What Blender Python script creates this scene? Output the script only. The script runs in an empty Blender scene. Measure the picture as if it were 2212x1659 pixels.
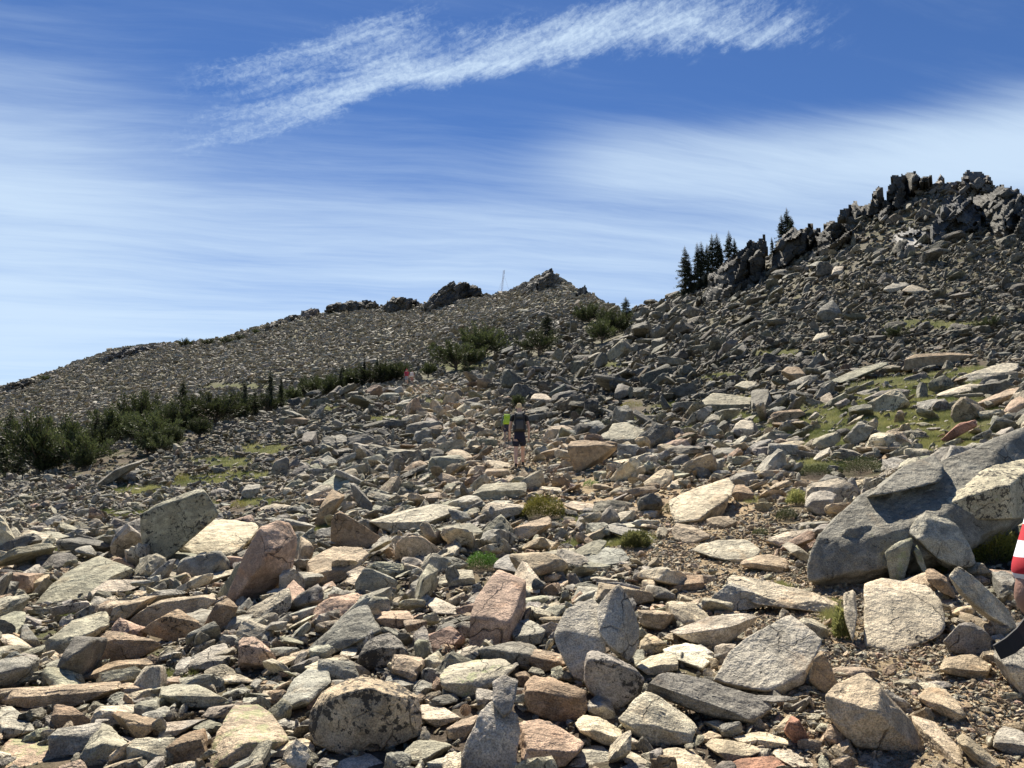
import bpy, bmesh, math, random
import numpy as np
from mathutils import Vector, Matrix, Euler

rng = np.random.default_rng(7)
random.seed(7)
SC = bpy.context.scene
COL = SC.collection

# ------------------------------------------------------------------ camera
CAMZ = 1.55
PITCH = math.radians(8.0)
FPX = 1671.0                      # focal length for a 2212 px wide picture
cam_d = bpy.data.cameras.new("camera")
cam_d.sensor_width = 36.0
cam_d.lens = 36.0 * FPX / 2212.0
cam_d.clip_start = 0.05
cam_d.clip_end = 6000
cam = bpy.data.objects.new("camera", cam_d)
cam.location = (0, 0, CAMZ)
cam.rotation_euler = (math.pi / 2 + PITCH, 0, 0)
COL.objects.link(cam)
SC.camera = cam

# ------------------------------------------------------------------ light
SUN_EL, SUN_AZ = 55.0, -14.0      # degrees; azimuth from straight ahead, + to the right
sun_d = bpy.data.lights.new("sun", 'SUN')
sun_d.energy = 5.0
sun_d.angle = math.radians(0.53)
sun_d.color = (1.0, 0.93, 0.81)
sun = bpy.data.objects.new("sun", sun_d)
_e, _a = math.radians(SUN_EL), math.radians(SUN_AZ)
sdir = Vector((math.sin(_a) * math.cos(_e), math.cos(_a) * math.cos(_e), math.sin(_e)))
sun.rotation_euler = sdir.to_track_quat('Z', 'Y').to_euler()
sun.location = (0, 0, 60)
COL.objects.link(sun)

SC.view_settings.view_transform = 'Standard'
SC.view_settings.look = 'None'
SC.view_settings.exposure = 0.96
SC.view_settings.gamma = 1.0
SC.cycles.max_bounces = 6
SC.cycles.diffuse_bounces = 3
SC.cycles.transparent_max_bounces = 4

# ------------------------------------------------------------------ node helper
class NT:
    def __init__(s, tree):
        s.t = tree; s.n = tree.nodes; s.l = tree.links
    def node(s, typ, inputs=None, **props):
        nd = s.n.new(typ)
        for k, v in props.items(): setattr(nd, k, v)
        for k, v in (inputs or {}).items(): s.set(nd.inputs[k], v)
        return nd
    def set(s, inp, v):
        if isinstance(v, bpy.types.NodeSocket): s.l.new(v, inp)
        else: inp.default_value = v
    def math(s, op, a, b=0.0, c=None, clamp=False):
        nd = s.n.new('ShaderNodeMath'); nd.operation = op; nd.use_clamp = clamp
        s.set(nd.inputs[0], a); s.set(nd.inputs[1], b)
        if c is not None: s.set(nd.inputs[2], c)
        return nd.outputs[0]
    def vmath(s, op, a, b=None):
        nd = s.n.new('ShaderNodeVectorMath'); nd.operation = op
        s.set(nd.inputs[0], a)
        if b is not None: s.set(nd.inputs[1], b)
        return nd.outputs[0]
    def scale(s, a, f):
        nd = s.n.new('ShaderNodeVectorMath'); nd.operation = 'SCALE'
        s.set(nd.inputs[0], a); s.set(nd.inputs['Scale'], f)
        return nd.outputs[0]
    def noise(s, vec, scale, detail=3.0, rough=0.55, dist=0.0):
        nd = s.node('ShaderNodeTexNoise', {'Vector': vec, 'Scale': scale, 'Detail': detail, 'Roughness': rough, 'Distortion': dist})
        return nd.outputs['Fac']
    def ramp(s, fac, a, b, lo=0.0, hi=1.0):
        nd = s.node('ShaderNodeMapRange', {'Value': fac, 'From Min': a, 'From Max': b, 'To Min': lo, 'To Max': hi})
        nd.interpolation_type = 'SMOOTHSTEP'
        return nd.outputs[0]
    def mix(s, f, a, b, blend='MIX'):
        nd = s.n.new('ShaderNodeMix'); nd.data_type = 'RGBA'; nd.blend_type = blend
        s.set(nd.inputs['Factor'], f); s.set(nd.inputs['A'], a); s.set(nd.inputs['B'], b)
        return nd.outputs['Result']
    def comb(s, x, y, z):
        return s.node('ShaderNodeCombineXYZ', {'X': x, 'Y': y, 'Z': z}).outputs[0]

def new_mat(name):
    m = bpy.data.materials.new(name); m.use_nodes = True
    m.node_tree.nodes.clear()
    t = NT(m.node_tree)
    out = t.node('ShaderNodeOutputMaterial')
    b = t.node('ShaderNodeBsdfPrincipled')
    m.node_tree.links.new(b.outputs[0], out.inputs['Surface'])
    return m, t, b

def flat_mat(name, col, rough=0.8, var=0.25, vscale=6.0, bump=0.0):
    m, t, b = new_mat(name)
    p = t.node('ShaderNodeNewGeometry').outputs['Position']
    n = t.noise(p, vscale, 4)
    f = t.math('MULTIPLY_ADD', n, var * 2, 1 - var)
    t.set(b.inputs['Base Color'], t.scale(t.node('ShaderNodeRGB').outputs[0], f))
    [x for x in m.node_tree.nodes if x.type == 'RGB'][0].outputs[0].default_value = (*col, 1)
    b.inputs['Roughness'].default_value = rough
    if bump:
        nb = t.noise(p, vscale * 5, 4)
        t.set(b.inputs['Normal'], t.node('ShaderNodeBump', {'Height': nb, 'Strength': bump, 'Distance': 0.02}).outputs[0])
    return m

# ------------------------------------------------------------------ world: Nishita sky with cirrus
w = bpy.data.worlds.new("World"); SC.world = w; w.use_nodes = True
w.node_tree.nodes.clear()
t = NT(w.node_tree)
wout = t.node('ShaderNodeOutputWorld'); bg = t.node('ShaderNodeBackground')
w.node_tree.links.new(bg.outputs[0], wout.inputs[0])
sky = t.node('ShaderNodeTexSky'); sky.sky_type = 'NISHITA'; sky.sun_disc = False
sky.sun_elevation = _e; sky.sun_rotation = _a
sky.altitude = 3400; sky.air_density = 1.15; sky.dust_density = 0.25; sky.ozone_density = 4.0
dirv = t.vmath('NORMALIZE', t.node('ShaderNodeTexCoord').outputs['Generated'])
sep = t.node('ShaderNodeSeparateXYZ', {0: dirv})
dx, dy, dz = sep.outputs
az = t.math('MULTIPLY', t.math('ARCTAN2', dx, dy), 57.2958)
el = t.math('MULTIPLY', t.math('ARCSINE', dz), 57.2958)
zz = t.math('MAXIMUM', t.math('ADD', dz, 0.06), 0.03)
qx = t.math('DIVIDE', dx, zz); qy = t.math('DIVIDE', dy, zz)
# thin sheet of cirrus streaks, stretched along one wind direction
def streaks(ang, sx, sy, scale, detail, rough, dist, seed):
    ca, sa = math.cos(math.radians(ang)), math.sin(math.radians(ang))
    rx = t.math('MULTIPLY', t.math('ADD', t.math('MULTIPLY', qx, ca), t.math('MULTIPLY', qy, sa)), sx)
    ry = t.math('MULTIPLY', t.math('SUBTRACT', t.math('MULTIPLY', qy, ca), t.math('MULTIPLY', qx, sa)), sy)
    return t.noise(t.comb(rx, ry, seed), scale, detail, rough, dist)
# slow domain warp so that fibres bend instead of running ruler-straight
wv = t.node('ShaderNodeTexNoise', {'Vector': t.comb(qx, qy, 4.4), 'Scale': 0.55, 'Detail': 3.0}).outputs['Color']
wsep = t.node('ShaderNodeSeparateXYZ', {0: wv})
qx = t.math('ADD', qx, t.math('MULTIPLY_ADD', wsep.outputs[0], 0.55, -.27)); qy = t.math('ADD', qy, t.math('MULTIPLY_ADD', wsep.outputs[1], 0.55, -.27))
veil = streaks(8, 0.24, 0.85, 1.0, 3, 0.5, 0.2, 3.1)            # broad soft sheets
fib = streaks(11, 0.32, 2.6, 1.9, 7, 0.62, 0.25, 9.4)            # long fibres
fine = streaks(15, 1.0, 6.5, 2.4, 6, 0.68, 0.4, 15.0)           # hair-fine combing
ahead = t.ramp(t.math('ABSOLUTE', az), 95.0, 50.0)                 # cirrus thinned out of view behind the camera, cutting fill light
low = t.math('MULTIPLY', t.ramp(el, 27.5, 17.0), ahead)
left = t.math('MULTIPLY', t.ramp(az, -20, -34), t.math('MULTIPLY', t.ramp(el, 31, 26), 0.08))
midc = t.math('MULTIPLY', t.ramp(t.math('ABSOLUTE', t.math('SUBTRACT', el, t.math('MULTIPLY_ADD', az, -.10, 25.0))), 4.0, 0.5), t.math('MULTIPLY', t.ramp(az, -2, 10), 0.30))
base = t.math('ADD', t.math('MULTIPLY', low, 0.46), t.math('ADD', midc, left))
sheet = t.math('ADD', t.math('MULTIPLY', veil, 0.46), base)
sheet = t.math('ADD', sheet, t.math('MULTIPLY', fib, 0.44))
sheet = t.math('ADD', sheet, t.math('MULTIPLY', fine, 0.18))
sheetm = t.math('MULTIPLY', t.ramp(sheet, 0.53, 1.20, 0.0, 0.84), t.math('MULTIPLY_ADD', ahead, .75, .25))
# the bright band arching over the picture: three feathered strands with a finely rippled body
f_el = t.math('MULTIPLY_ADD', t.math('MULTIPLY', az, az), -0.0074, t.math('MULTIPLY_ADD', az, 0.15, 31.1))
wob = t.noise(t.comb(t.math('MULTIPLY', az, 0.06), t.math('MULTIPLY', el, 0.10), 5.0), 1.6, 6, 0.60, 0.3)
de = t.math('SUBTRACT', t.math('ADD', el, t.math('MULTIPLY_ADD', wob, 5.6, -2.8)), f_el)
band = t.math('MAXIMUM', t.math('MULTIPLY', t.ramp(de, -1.9, 0.1), t.ramp(de, 3.6, -0.6)), 0.0)
band = t.math('MULTIPLY', band, t.math('MULTIPLY', t.ramp(az, -30, -12), t.ramp(az, 27, 16)))
de2 = t.math('SUBTRACT', de, 3.4)
band2 = t.math('MULTIPLY', t.ramp(t.math('ABSOLUTE', de2), 1.9, 0.0), t.math('MULTIPLY', t.ramp(az, -27, -19), t.ramp(az, -3, -10)))
# ripples run across the band, fibres run along it
al = t.math('MULTIPLY_ADD', az, 0.80, t.math('MULTIPLY', el, 0.45)); ac = t.math('MULTIPLY_ADD', el, 0.9, t.math('MULTIPLY', az, -0.32))
rip = t.noise(t.comb(t.math('MULTIPLY', al, 1.25), t.math('MULTIPLY', ac, 1.7), 1.0), 2.0, 8, 0.66, 0.6)
lng = t.noise(t.comb(t.math('MULTIPLY', al, 0.16), t.math('MULTIPLY', ac, 0.75), 7.0), 1.5, 6, 0.62, 0.6)
tex = t.math('ADD', t.math('MULTIPLY', rip, 0.62), t.math('MULTIPLY', lng, 0.95))
dens = t.math('ADD', t.math('MULTIPLY', band, 1.0), t.math('MULTIPLY', band2, 0.55))
bandm = t.ramp(t.math('ADD', t.math('MULTIPLY', dens, 0.62), t.math('MULTIPLY_ADD', tex, 1.15, -.84)), 0.06, 1.02)
bandm = t.math('MULTIPLY', bandm, t.math('MINIMUM', t.math('MULTIPLY', dens, 3.0), 1.0))
clouds = t.math('SUBTRACT', 1.0, t.math('MULTIPLY', t.math('SUBTRACT', 1.0, sheetm), t.math('SUBTRACT', 1.0, t.math('MULTIPLY', bandm, 0.9))))
hs = t.node('ShaderNodeHueSaturation', {'Saturation': 1.16, 'Value': 1.04, 'Color': sky.outputs[0], 'Hue': 0.507})
skycol = t.mix(clouds, hs.outputs[0], (6.5, 8.0, 9.5, 1))
t.set(bg.inputs['Color'], skycol)
bg.inputs['Strength'].default_value = 0.056

# ------------------------------------------------------------------ picture <-> world
CP, SP = math.cos(PITCH), math.sin(PITCH)
def ray(u, v):
    a = (np.asarray(u, float) - 1106.0) / FPX; b = (829.5 - np.asarray(v, float)) / FPX
    y = CP - b * SP; z = SP + b * CP
    return a / y, z / y                       # x/y and z/y
def at(u, v, Y):
    s, w_ = ray(u, v)
    return Vector((s * Y, Y, CAMZ + w_ * Y))
def project(P):
    P = np.asarray(P, float); x, y, z = P[..., 0], P[..., 1], P[..., 2] - CAMZ
    d = y * CP + z * SP; d = np.where(d < 0.05, 0.05, d)
    return 1106 + FPX * x / d, 829.5 - FPX * (-y * SP + z * CP) / d, d

# ------------------------------------------------------------------ noise in numpy
_perm = np.random.default_rng(3).permutation(256); _perm = np.concatenate([_perm, _perm, _perm])
_g = np.random.default_rng(4).normal(size=(256, 3)); _g /= np.linalg.norm(_g, axis=1)[:, None]
def pnoise(P):
    P = np.asarray(P, float); i = np.floor(P).astype(np.int64); f = P - i; i &= 255
    uu = f * f * f * (f * (f * 6 - 15) + 10)
    out = 0
    for ax in (0, 1):
        for ay in (0, 1):
            for azz in (0, 1):
                h = _perm[_perm[_perm[(i[..., 0] + ax) & 255] + ((i[..., 1] + ay) & 255)] + ((i[..., 2] + azz) & 255)] & 255
                g = _g[h]
                d = g[..., 0] * (f[..., 0] - ax) + g[..., 1] * (f[..., 1] - ay) + g[..., 2] * (f[..., 2] - azz)
                wgt = (uu[..., 0] if ax else 1 - uu[..., 0]) * (uu[..., 1] if ay else 1 - uu[..., 1]) * (uu[..., 2] if azz else 1 - uu[..., 2])
                out = out + wgt * d
    return out * 1.6
def n2(x, y, sc, seed=0.0):
    return pnoise(np.stack([x / sc, y / sc, np.full(np.shape(x), seed + 0.37)], -1))

# ------------------------------------------------------------------ terrain control: picture column -> (row, distance)
COLS = {
 0:   [(1659,5.0),(1500,6.6),(1350,9.5),(1250,13),(1150,20),(1080,29),(1040,38),(1075,60),(1010,110),(940,220),(890,262),(846,310)],
 250: [(1659,4.9),(1500,6.4),(1350,9.0),(1250,12),(1150,18),(1080,26),(1010,38),(965,50),(985,75),(945,120),(862,220),(805,270),(758,330)],
 450: [(1659,4.8),(1500,6.2),(1350,8.6),(1250,11.5),(1150,17),(1080,24),(1000,36),(925,56),(940,85),(890,130),(850,180),(790,250),(741,330)],
 560: [(1659,4.7),(1500,6.0),(1350,8.3),(1250,11),(1150,16.2),(1080,22.5),(1000,34),(905,62),(915,88),(865,135),(800,200),(745,270),(712,335)],
 650: [(1659,4.7),(1500,5.9),(1350,8.0),(1250,10.6),(1150,15.5),(1080,21.5),(1000,32),(930,49),(888,68),(898,90),(850,140),(800,190),(740,260),(686,338)],
 760: [(1659,4.6),(1500,5.8),(1350,7.8),(1250,10.2),(1150,14.8),(1080,20.5),(1000,30.5),(930,47),(860,76),(862,95),(820,145),(770,200),(715,265),(674,338)],
 880: [(1659,4.6),(1500,5.7),(1350,7.6),(1250,9.9),(1150,14),(1080,19.5),(1000,29),(930,45),(870,66),(832,88),(822,108),(790,150),(740,205),(700,258),(664,335)],
 1000:[(1659,4.5),(1500,5.6),(1350,7.5),(1250,9.6),(1150,13.3),(1080,18),(1000,26.5),(950,37),(900,52),(850,72),(790,104),(755,130),(715,175),(685,220),(663,262),(643,315)],
 1087:[(1659,4.5),(1500,5.55),(1350,7.4),(1250,9.5),(1150,13),(1080,16.6),(1010,21.8),(955,34),(900,49),(850,66),(790,94),(750,122),(705,165),(668,220),(640,292)],
 1140:[(1659,4.5),(1500,5.5),(1350,7.4),(1250,9.4),(1150,12.9),(1080,16.3),(1010,21.3),(955,32.5),(900,46),(850,62),(790,87),(750,112),(700,152),(655,205),(616,276)],
 1187:[(1659,4.5),(1500,5.5),(1350,7.35),(1250,9.4),(1150,12.8),(1080,16.1),(1010,21),(955,31),(900,44),(850,59),(790,82),(750,106),(700,145),(650,195),(590,272)],
 1240:[(1659,4.5),(1500,5.5),(1350,7.3),(1250,9.3),(1150,12.7),(1080,16),(1010,20.6),(955,30),(900,42),(850,57),(790,79),(750,101),(700,138),(655,188),(618,250)],
 1290:[(1659,4.5),(1500,5.5),(1350,7.3),(1250,9.3),(1150,12.6),(1080,15.8),(1010,20.2),(955,29),(900,41),(850,55),(790,76),(750,96),(700,132),(660,180),(641,220)],
 1345:[(1659,4.5),(1500,5.5),(1350,7.3),(1250,9.2),(1150,12.5),(1080,15.5),(1010,19.8),(950,28.5),(900,39),(850,52),(800,67),(750,86),(705,116),(680,150),(669,185)],
 1390:[(1659,4.5),(1500,5.5),(1350,7.3),(1250,9.2),(1150,12.3),(1080,15.2),(1010,19.4),(950,27.8),(900,37),(850,49),(800,62),(750,79),(705,101),(675,124),(657,145)],
 1500:[(1659,4.5),(1500,5.5),(1350,7.2),(1250,9.1),(1150,12),(1080,14.8),(1010,18.8),(950,26),(900,34),(850,44),(800,55),(750,69),(700,87),(660,104),(628,122)],
 1600:[(1659,4.5),(1500,5.5),(1350,7.2),(1250,9.0),(1150,11.7),(1080,14.4),(1000,18.8),(950,24),(900,31),(850,39.5),(800,49),(750,60),(700,74),(650,89),(612,103),(585,112)],
 1700:[(1659,4.5),(1500,5.4),(1350,7.1),(1250,8.9),(1150,11.4),(1080,14),(1000,18.2),(950,22.8),(900,28.5),(850,35.5),(800,44),(750,54),(700,65),(650,77),(600,89),(560,100),(538,107)],
 1850:[(1659,4.5),(1500,5.4),(1350,7.1),(1250,8.8),(1150,11.1),(1080,13.4),(1000,17.2),(950,21),(900,25.5),(850,31.5),(800,39),(750,47),(700,56),(650,65),(600,74),(550,83),(500,91),(470,97)],
 2000:[(1659,4.5),(1500,5.4),(1350,7.1),(1250,8.7),(1150,10.8),(1080,12.8),(1000,16),(950,19),(900,23),(850,28.5),(800,35.5),(750,43),(700,52),(650,60),(600,68),(550,75),(500,82),(450,88),(412,93)],
 2100:[(1659,4.5),(1500,5.4),(1350,7.0),(1250,8.6),(1150,10.5),(1080,12.3),(1000,15.2),(950,18),(900,21.5),(850,26.5),(800,33),(750,41),(700,49),(650,57),(600,64),(550,71),(500,78),(450,84),(408,89)],
 2212:[(1659,4.5),(1500,5.4),(1350,7.0),(1250,8.5),(1150,10.3),(1080,12),(1000,14.6),(950,17.2),(900,20.5),(850,25),(800,31.5),(750,39),(700,47),(650,55),(600,62),(550,69),(500,76),(450,82),(428,86)],
}
YG = np.exp(np.linspace(math.log(3.0), math.log(1800.0), 420))
TG = np.log(YG)
SG = np.concatenate([np.linspace(-3, -0.86, 30)[:-1], np.linspace(-0.86, 0.86, 560), np.linspace(0.86, 3, 30)[1:]])
cols_s, cols_z = [], []
for u0, lst in sorted(COLS.items()):
    ys, zs, ss = [0.0], [0.0], []
    for v0, Y0 in lst:
        s0, w0 = ray(u0, v0); ys.append(Y0); zs.append(CAMZ + w0 * Y0); ss.append(float(s0))
    yl, zl = ys[-1], zs[-1]
    ys += [yl * 1.04, yl * 1.3, yl * 2.2, 1900]; zs += [zl + 0.01 * yl, zl - 0.05 * yl, zl - 0.35 * yl, zl - 60 - 0.5 * yl]
    yq = np.array(ys); zq = np.array(zs)
    # monotone cubic through the control points in log-distance
    tx = np.log(yq + 2.0); d = np.diff(zq) / np.diff(tx); m = np.zeros_like(zq)
    m[1:-1] = np.where(d[:-1] * d[1:] > 0, 2 * d[:-1] * d[1:] / (d[:-1] + d[1:] + 1e-12), 0); m[0] = d[0]; m[-1] = d[-1]
    tg = np.log(YG + 2.0); k = np.clip(np.searchsorted(tx, tg) - 1, 0, len(tx) - 2); h = tx[k + 1] - tx[k]; q = (tg - tx[k]) / h
    zc = (1 + 2 * q) * (1 - q) ** 2 * zq[k] + q * (1 - q) ** 2 * h * m[k] + q * q * (3 - 2 * q) * zq[k + 1] + q * q * (q - 1) * h * m[k + 1]
    cols_z.append(zc)
    cols_s.append(np.interp(YG, yq[1:1 + len(ss)], ss))
cols_s = np.array(cols_s); cols_z = np.array(cols_z)
ZG = np.zeros((len(YG), len(SG)))
for i in range(len(YG)):
    ZG[i] = np.interp(SG, cols_s[:, i], cols_z[:, i])
def blurx(A, n):
    for _ in range(n):
        A[:, 1:-1] = 0.25 * A[:, :-2] + 0.5 * A[:, 1:-1] + 0.25 * A[:, 2:]
    return A
ZG = blurx(ZG, 14)
def H0(x, y):
    x = np.asarray(x, float); y = np.asarray(y, float)
    yc = np.maximum(y, 3.0)
    s = x / yc
    fi = np.clip((np.log(yc) - TG[0]) / (TG[1] - TG[0]), 0, len(TG) - 1.001); i = fi.astype(int); fi = fi - i
    j = np.clip(np.searchsorted(SG, s) - 1, 0, len(SG) - 2); fj = np.clip((s - SG[j]) / (SG[j + 1] - SG[j]), 0, 1)
    z = (ZG[i, j] * (1 - fj) + ZG[i, j + 1] * fj) * (1 - fi) + (ZG[i + 1, j] * (1 - fj) + ZG[i + 1, j + 1] * fj) * fi
    k = np.clip(y / 3.0, 0, 1)
    z = np.where(y < 3.0, z * k + (1 - k) * np.clip(y, -30, 0) * 0.08, z)
    return z
def H(x, y):
    x = np.asarray(x, float); y = np.asarray(y, float)
    r = np.maximum(y, 0)
    z = H0(x, y)
    z = z + 0.035 * n2(x, y, 0.55, 1) + 0.07 * n2(x, y, 1.6, 2) * np.clip(r / 8, 0.3, 1)
    z = z + 0.16 * n2(x, y, 4.0, 3) * np.clip((r - 9) / 20, 0, 1) + 0.55 * n2(x, y, 11.0, 4) * np.clip((r - 35) / 60, 0, 1)
    z = z + 1.0 * n2(x, y, 27.0, 5) * np.clip((r - 110) / 120, 0, 1)
    return z
YM = np.exp(np.linspace(math.log(2.5), math.log(420.0), 420))
def hit(u, v):
    """first point of the ground that the camera sees at picture position (u, v)"""
    u = np.atleast_1d(np.asarray(u, float)); v = np.atleast_1d(np.asarray(v, float))
    s, w_ = ray(u, v); out = np.full(u.shape, np.nan)
    for c in range(0, len(u), 2000):
        S = s[c:c + 2000, None]; W = w_[c:c + 2000, None]
        g = CAMZ + W * YM[None] - H(S * YM[None], YM[None] + 0 * S)
        neg = g < 0; k = neg.argmax(1); ok = neg.any(1) & (k > 0); k = np.maximum(k, 1)
        r_ = np.arange(len(k)); g0 = g[r_, k - 1]; g1 = g[r_, k]
        Y = YM[k - 1] + (YM[k] - YM[k - 1]) * g0 / (g0 - g1 + 1e-9)
        out[c:c + 2000] = np.where(ok, Y, np.nan)
    return out
# visibility horizon of the smooth ground, used to skip rocks that stay hidden
WH = np.maximum.accumulate(np.array([(H(SG * y, np.full(SG.shape, y)) - CAMZ) / y for y in YG]), axis=0)
def hidden(x, y, z, extra):
    s = x / y; i = np.clip(((np.log(y) - TG[0]) / (TG[1] - TG[0])).astype(int) - 1, 0, len(TG) - 1)
    j = np.clip(np.searchsorted(SG, s), 0, len(SG) - 1)
    return (z + extra - CAMZ) / y < WH[i, j]

# ------------------------------------------------------------------ areas read off the ground: trail and grass
TRAIL = [(2330,1640),(2120,1560),(1960,1450),(1880,1380),(1700,1280),(1560,1210),(1520,1130),(1560,1070),(1420,1080),(1280,1080),(1160,1035),(1115,1010),(1095,965),(1030,925),(960,880),(905,838)]
_tu = np.array([p[0] for p in TRAIL]); _tv = np.array([p[1] for p in TRAIL])
_ty = hit(_tu, _tv); _ts, _ = ray(_tu, _tv); TRW = np.stack([_ts * _ty, _ty], 1); TRW = TRW[~np.isnan(_ty)]
def trail_dist(x, y):
    d = np.full(np.shape(x), 1e9)
    for a, b in zip(TRW[:-1], TRW[1:]):
        ab = b - a; q = np.clip(((x - a[0]) * ab[0] + (y - a[1]) * ab[1]) / (ab @ ab), 0, 1)
        d = np.minimum(d, np.hypot(x - a[0] - q * ab[0], y - a[1] - q * ab[1]))
    return d
GRASS = [(1850,915,215,56),(2060,905,135,78),(1990,845,180,36),(1930,880,150,40),(1740,945,80,26),(1600,905,60,14),(2110,812,90,18),(1480,880,60,11),
 (2060,955,80,22),(1700,765,70,8),(2020,702,110,9),(1560,815,50,8),(480,1000,60,11),(420,1090,65,13),(345,1112,55,16),(520,1030,70,13),(300,900,120,8),(520,835,90,7),(150,930,60,8),
 (300,1062,60,12),(200,1180,100,13),(100,1215,80,11),(565,972,60,12),(430,1040,60,12),(250,1110,50,10),(150,1325,26,9),(160,1442,32,10),(360,1468,38,10),(350,1270,30,11),
 (1265,1125,45,12),(1372,1168,42,18),(1285,1178,62,11),(700,1148,30,12),(2130,1170,80,45),(1690,1268,20,8),(1800,1330,14,26),
 (1000,792,70,9),(930,870,60,8),(955,985,45,10),(1400,905,50,8),(1330,790,70,7),(690,880,50,8),(100,1500,24,12),(1620,1080,16,7),
 (1010,1170,20,8),(1760,1005,60,14),(820,905,40,6),(1620,865,60,9),(640,1010,60,8),(560,1085,40,8),(1500,930,50,8)]
def grass_mask(x, y, z):
    u, v, d = project(np.stack([x, y, z], -1))
    m = np.zeros(np.shape(x))
    for (a, b, ru, rv) in GRASS:
        m = np.maximum(m, 1.25 - np.sqrt(((u - a) / ru) ** 2 + ((v - b) / rv) ** 2))
    m = m + 0.45 * n2(x, y, 0.9, 8) + 0.25 * n2(x, y, 0.25, 9)
    return np.where(y > 2, np.clip(m * 2.4, 0, 1), 0)

# ------------------------------------------------------------------ object helpers
def tag(o, label=None, cat=None, group=None, kind=None):
    if label: o['label'] = label
    if cat: o['category'] = cat
    if group: o['group'] = group
    if kind: o['kind'] = kind
    return o
def mesh_obj(name, V, F, mat, parent=None, smooth=False, attrs=None, link=True):
    me = bpy.data.meshes.new(name)
    V = np.asarray(V, np.float32); F = np.asarray(F)
    me.vertices.add(len(V)); me.vertices.foreach_set('co', V.ravel())
    k = F.shape[1]
    me.loops.add(F.size); me.polygons.add(len(F))
    me.loops.foreach_set('vertex_index', F.ravel().astype(np.int32))
    me.polygons.foreach_set('loop_start', np.arange(0, F.size, k, dtype=np.int32))
    me.update(calc_edges=True)
    me.polygons.foreach_set('use_smooth', np.full(len(F), bool(smooth)) if not isinstance(smooth, np.ndarray) else smooth)
    for an, (typ, arr) in (attrs or {}).items():
        a = me.attributes.new(an, typ, 'POINT')
        a.data.foreach_set({'FLOAT_COLOR': 'color', 'FLOAT_VECTOR': 'vector', 'FLOAT': 'value'}[typ], np.asarray(arr, np.float32).ravel())
    if mat: me.materials.append(mat)
    if not link: return me
    o = bpy.data.objects.new(name, me); COL.objects.link(o)
    if parent: o.parent = parent
    return o
def empty(name, loc=(0, 0, 0), rz=0.0):
    o = bpy.data.objects.new(name, None); o.location = loc; o.rotation_euler = (0, 0, rz); COL.objects.link(o); return o
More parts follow.
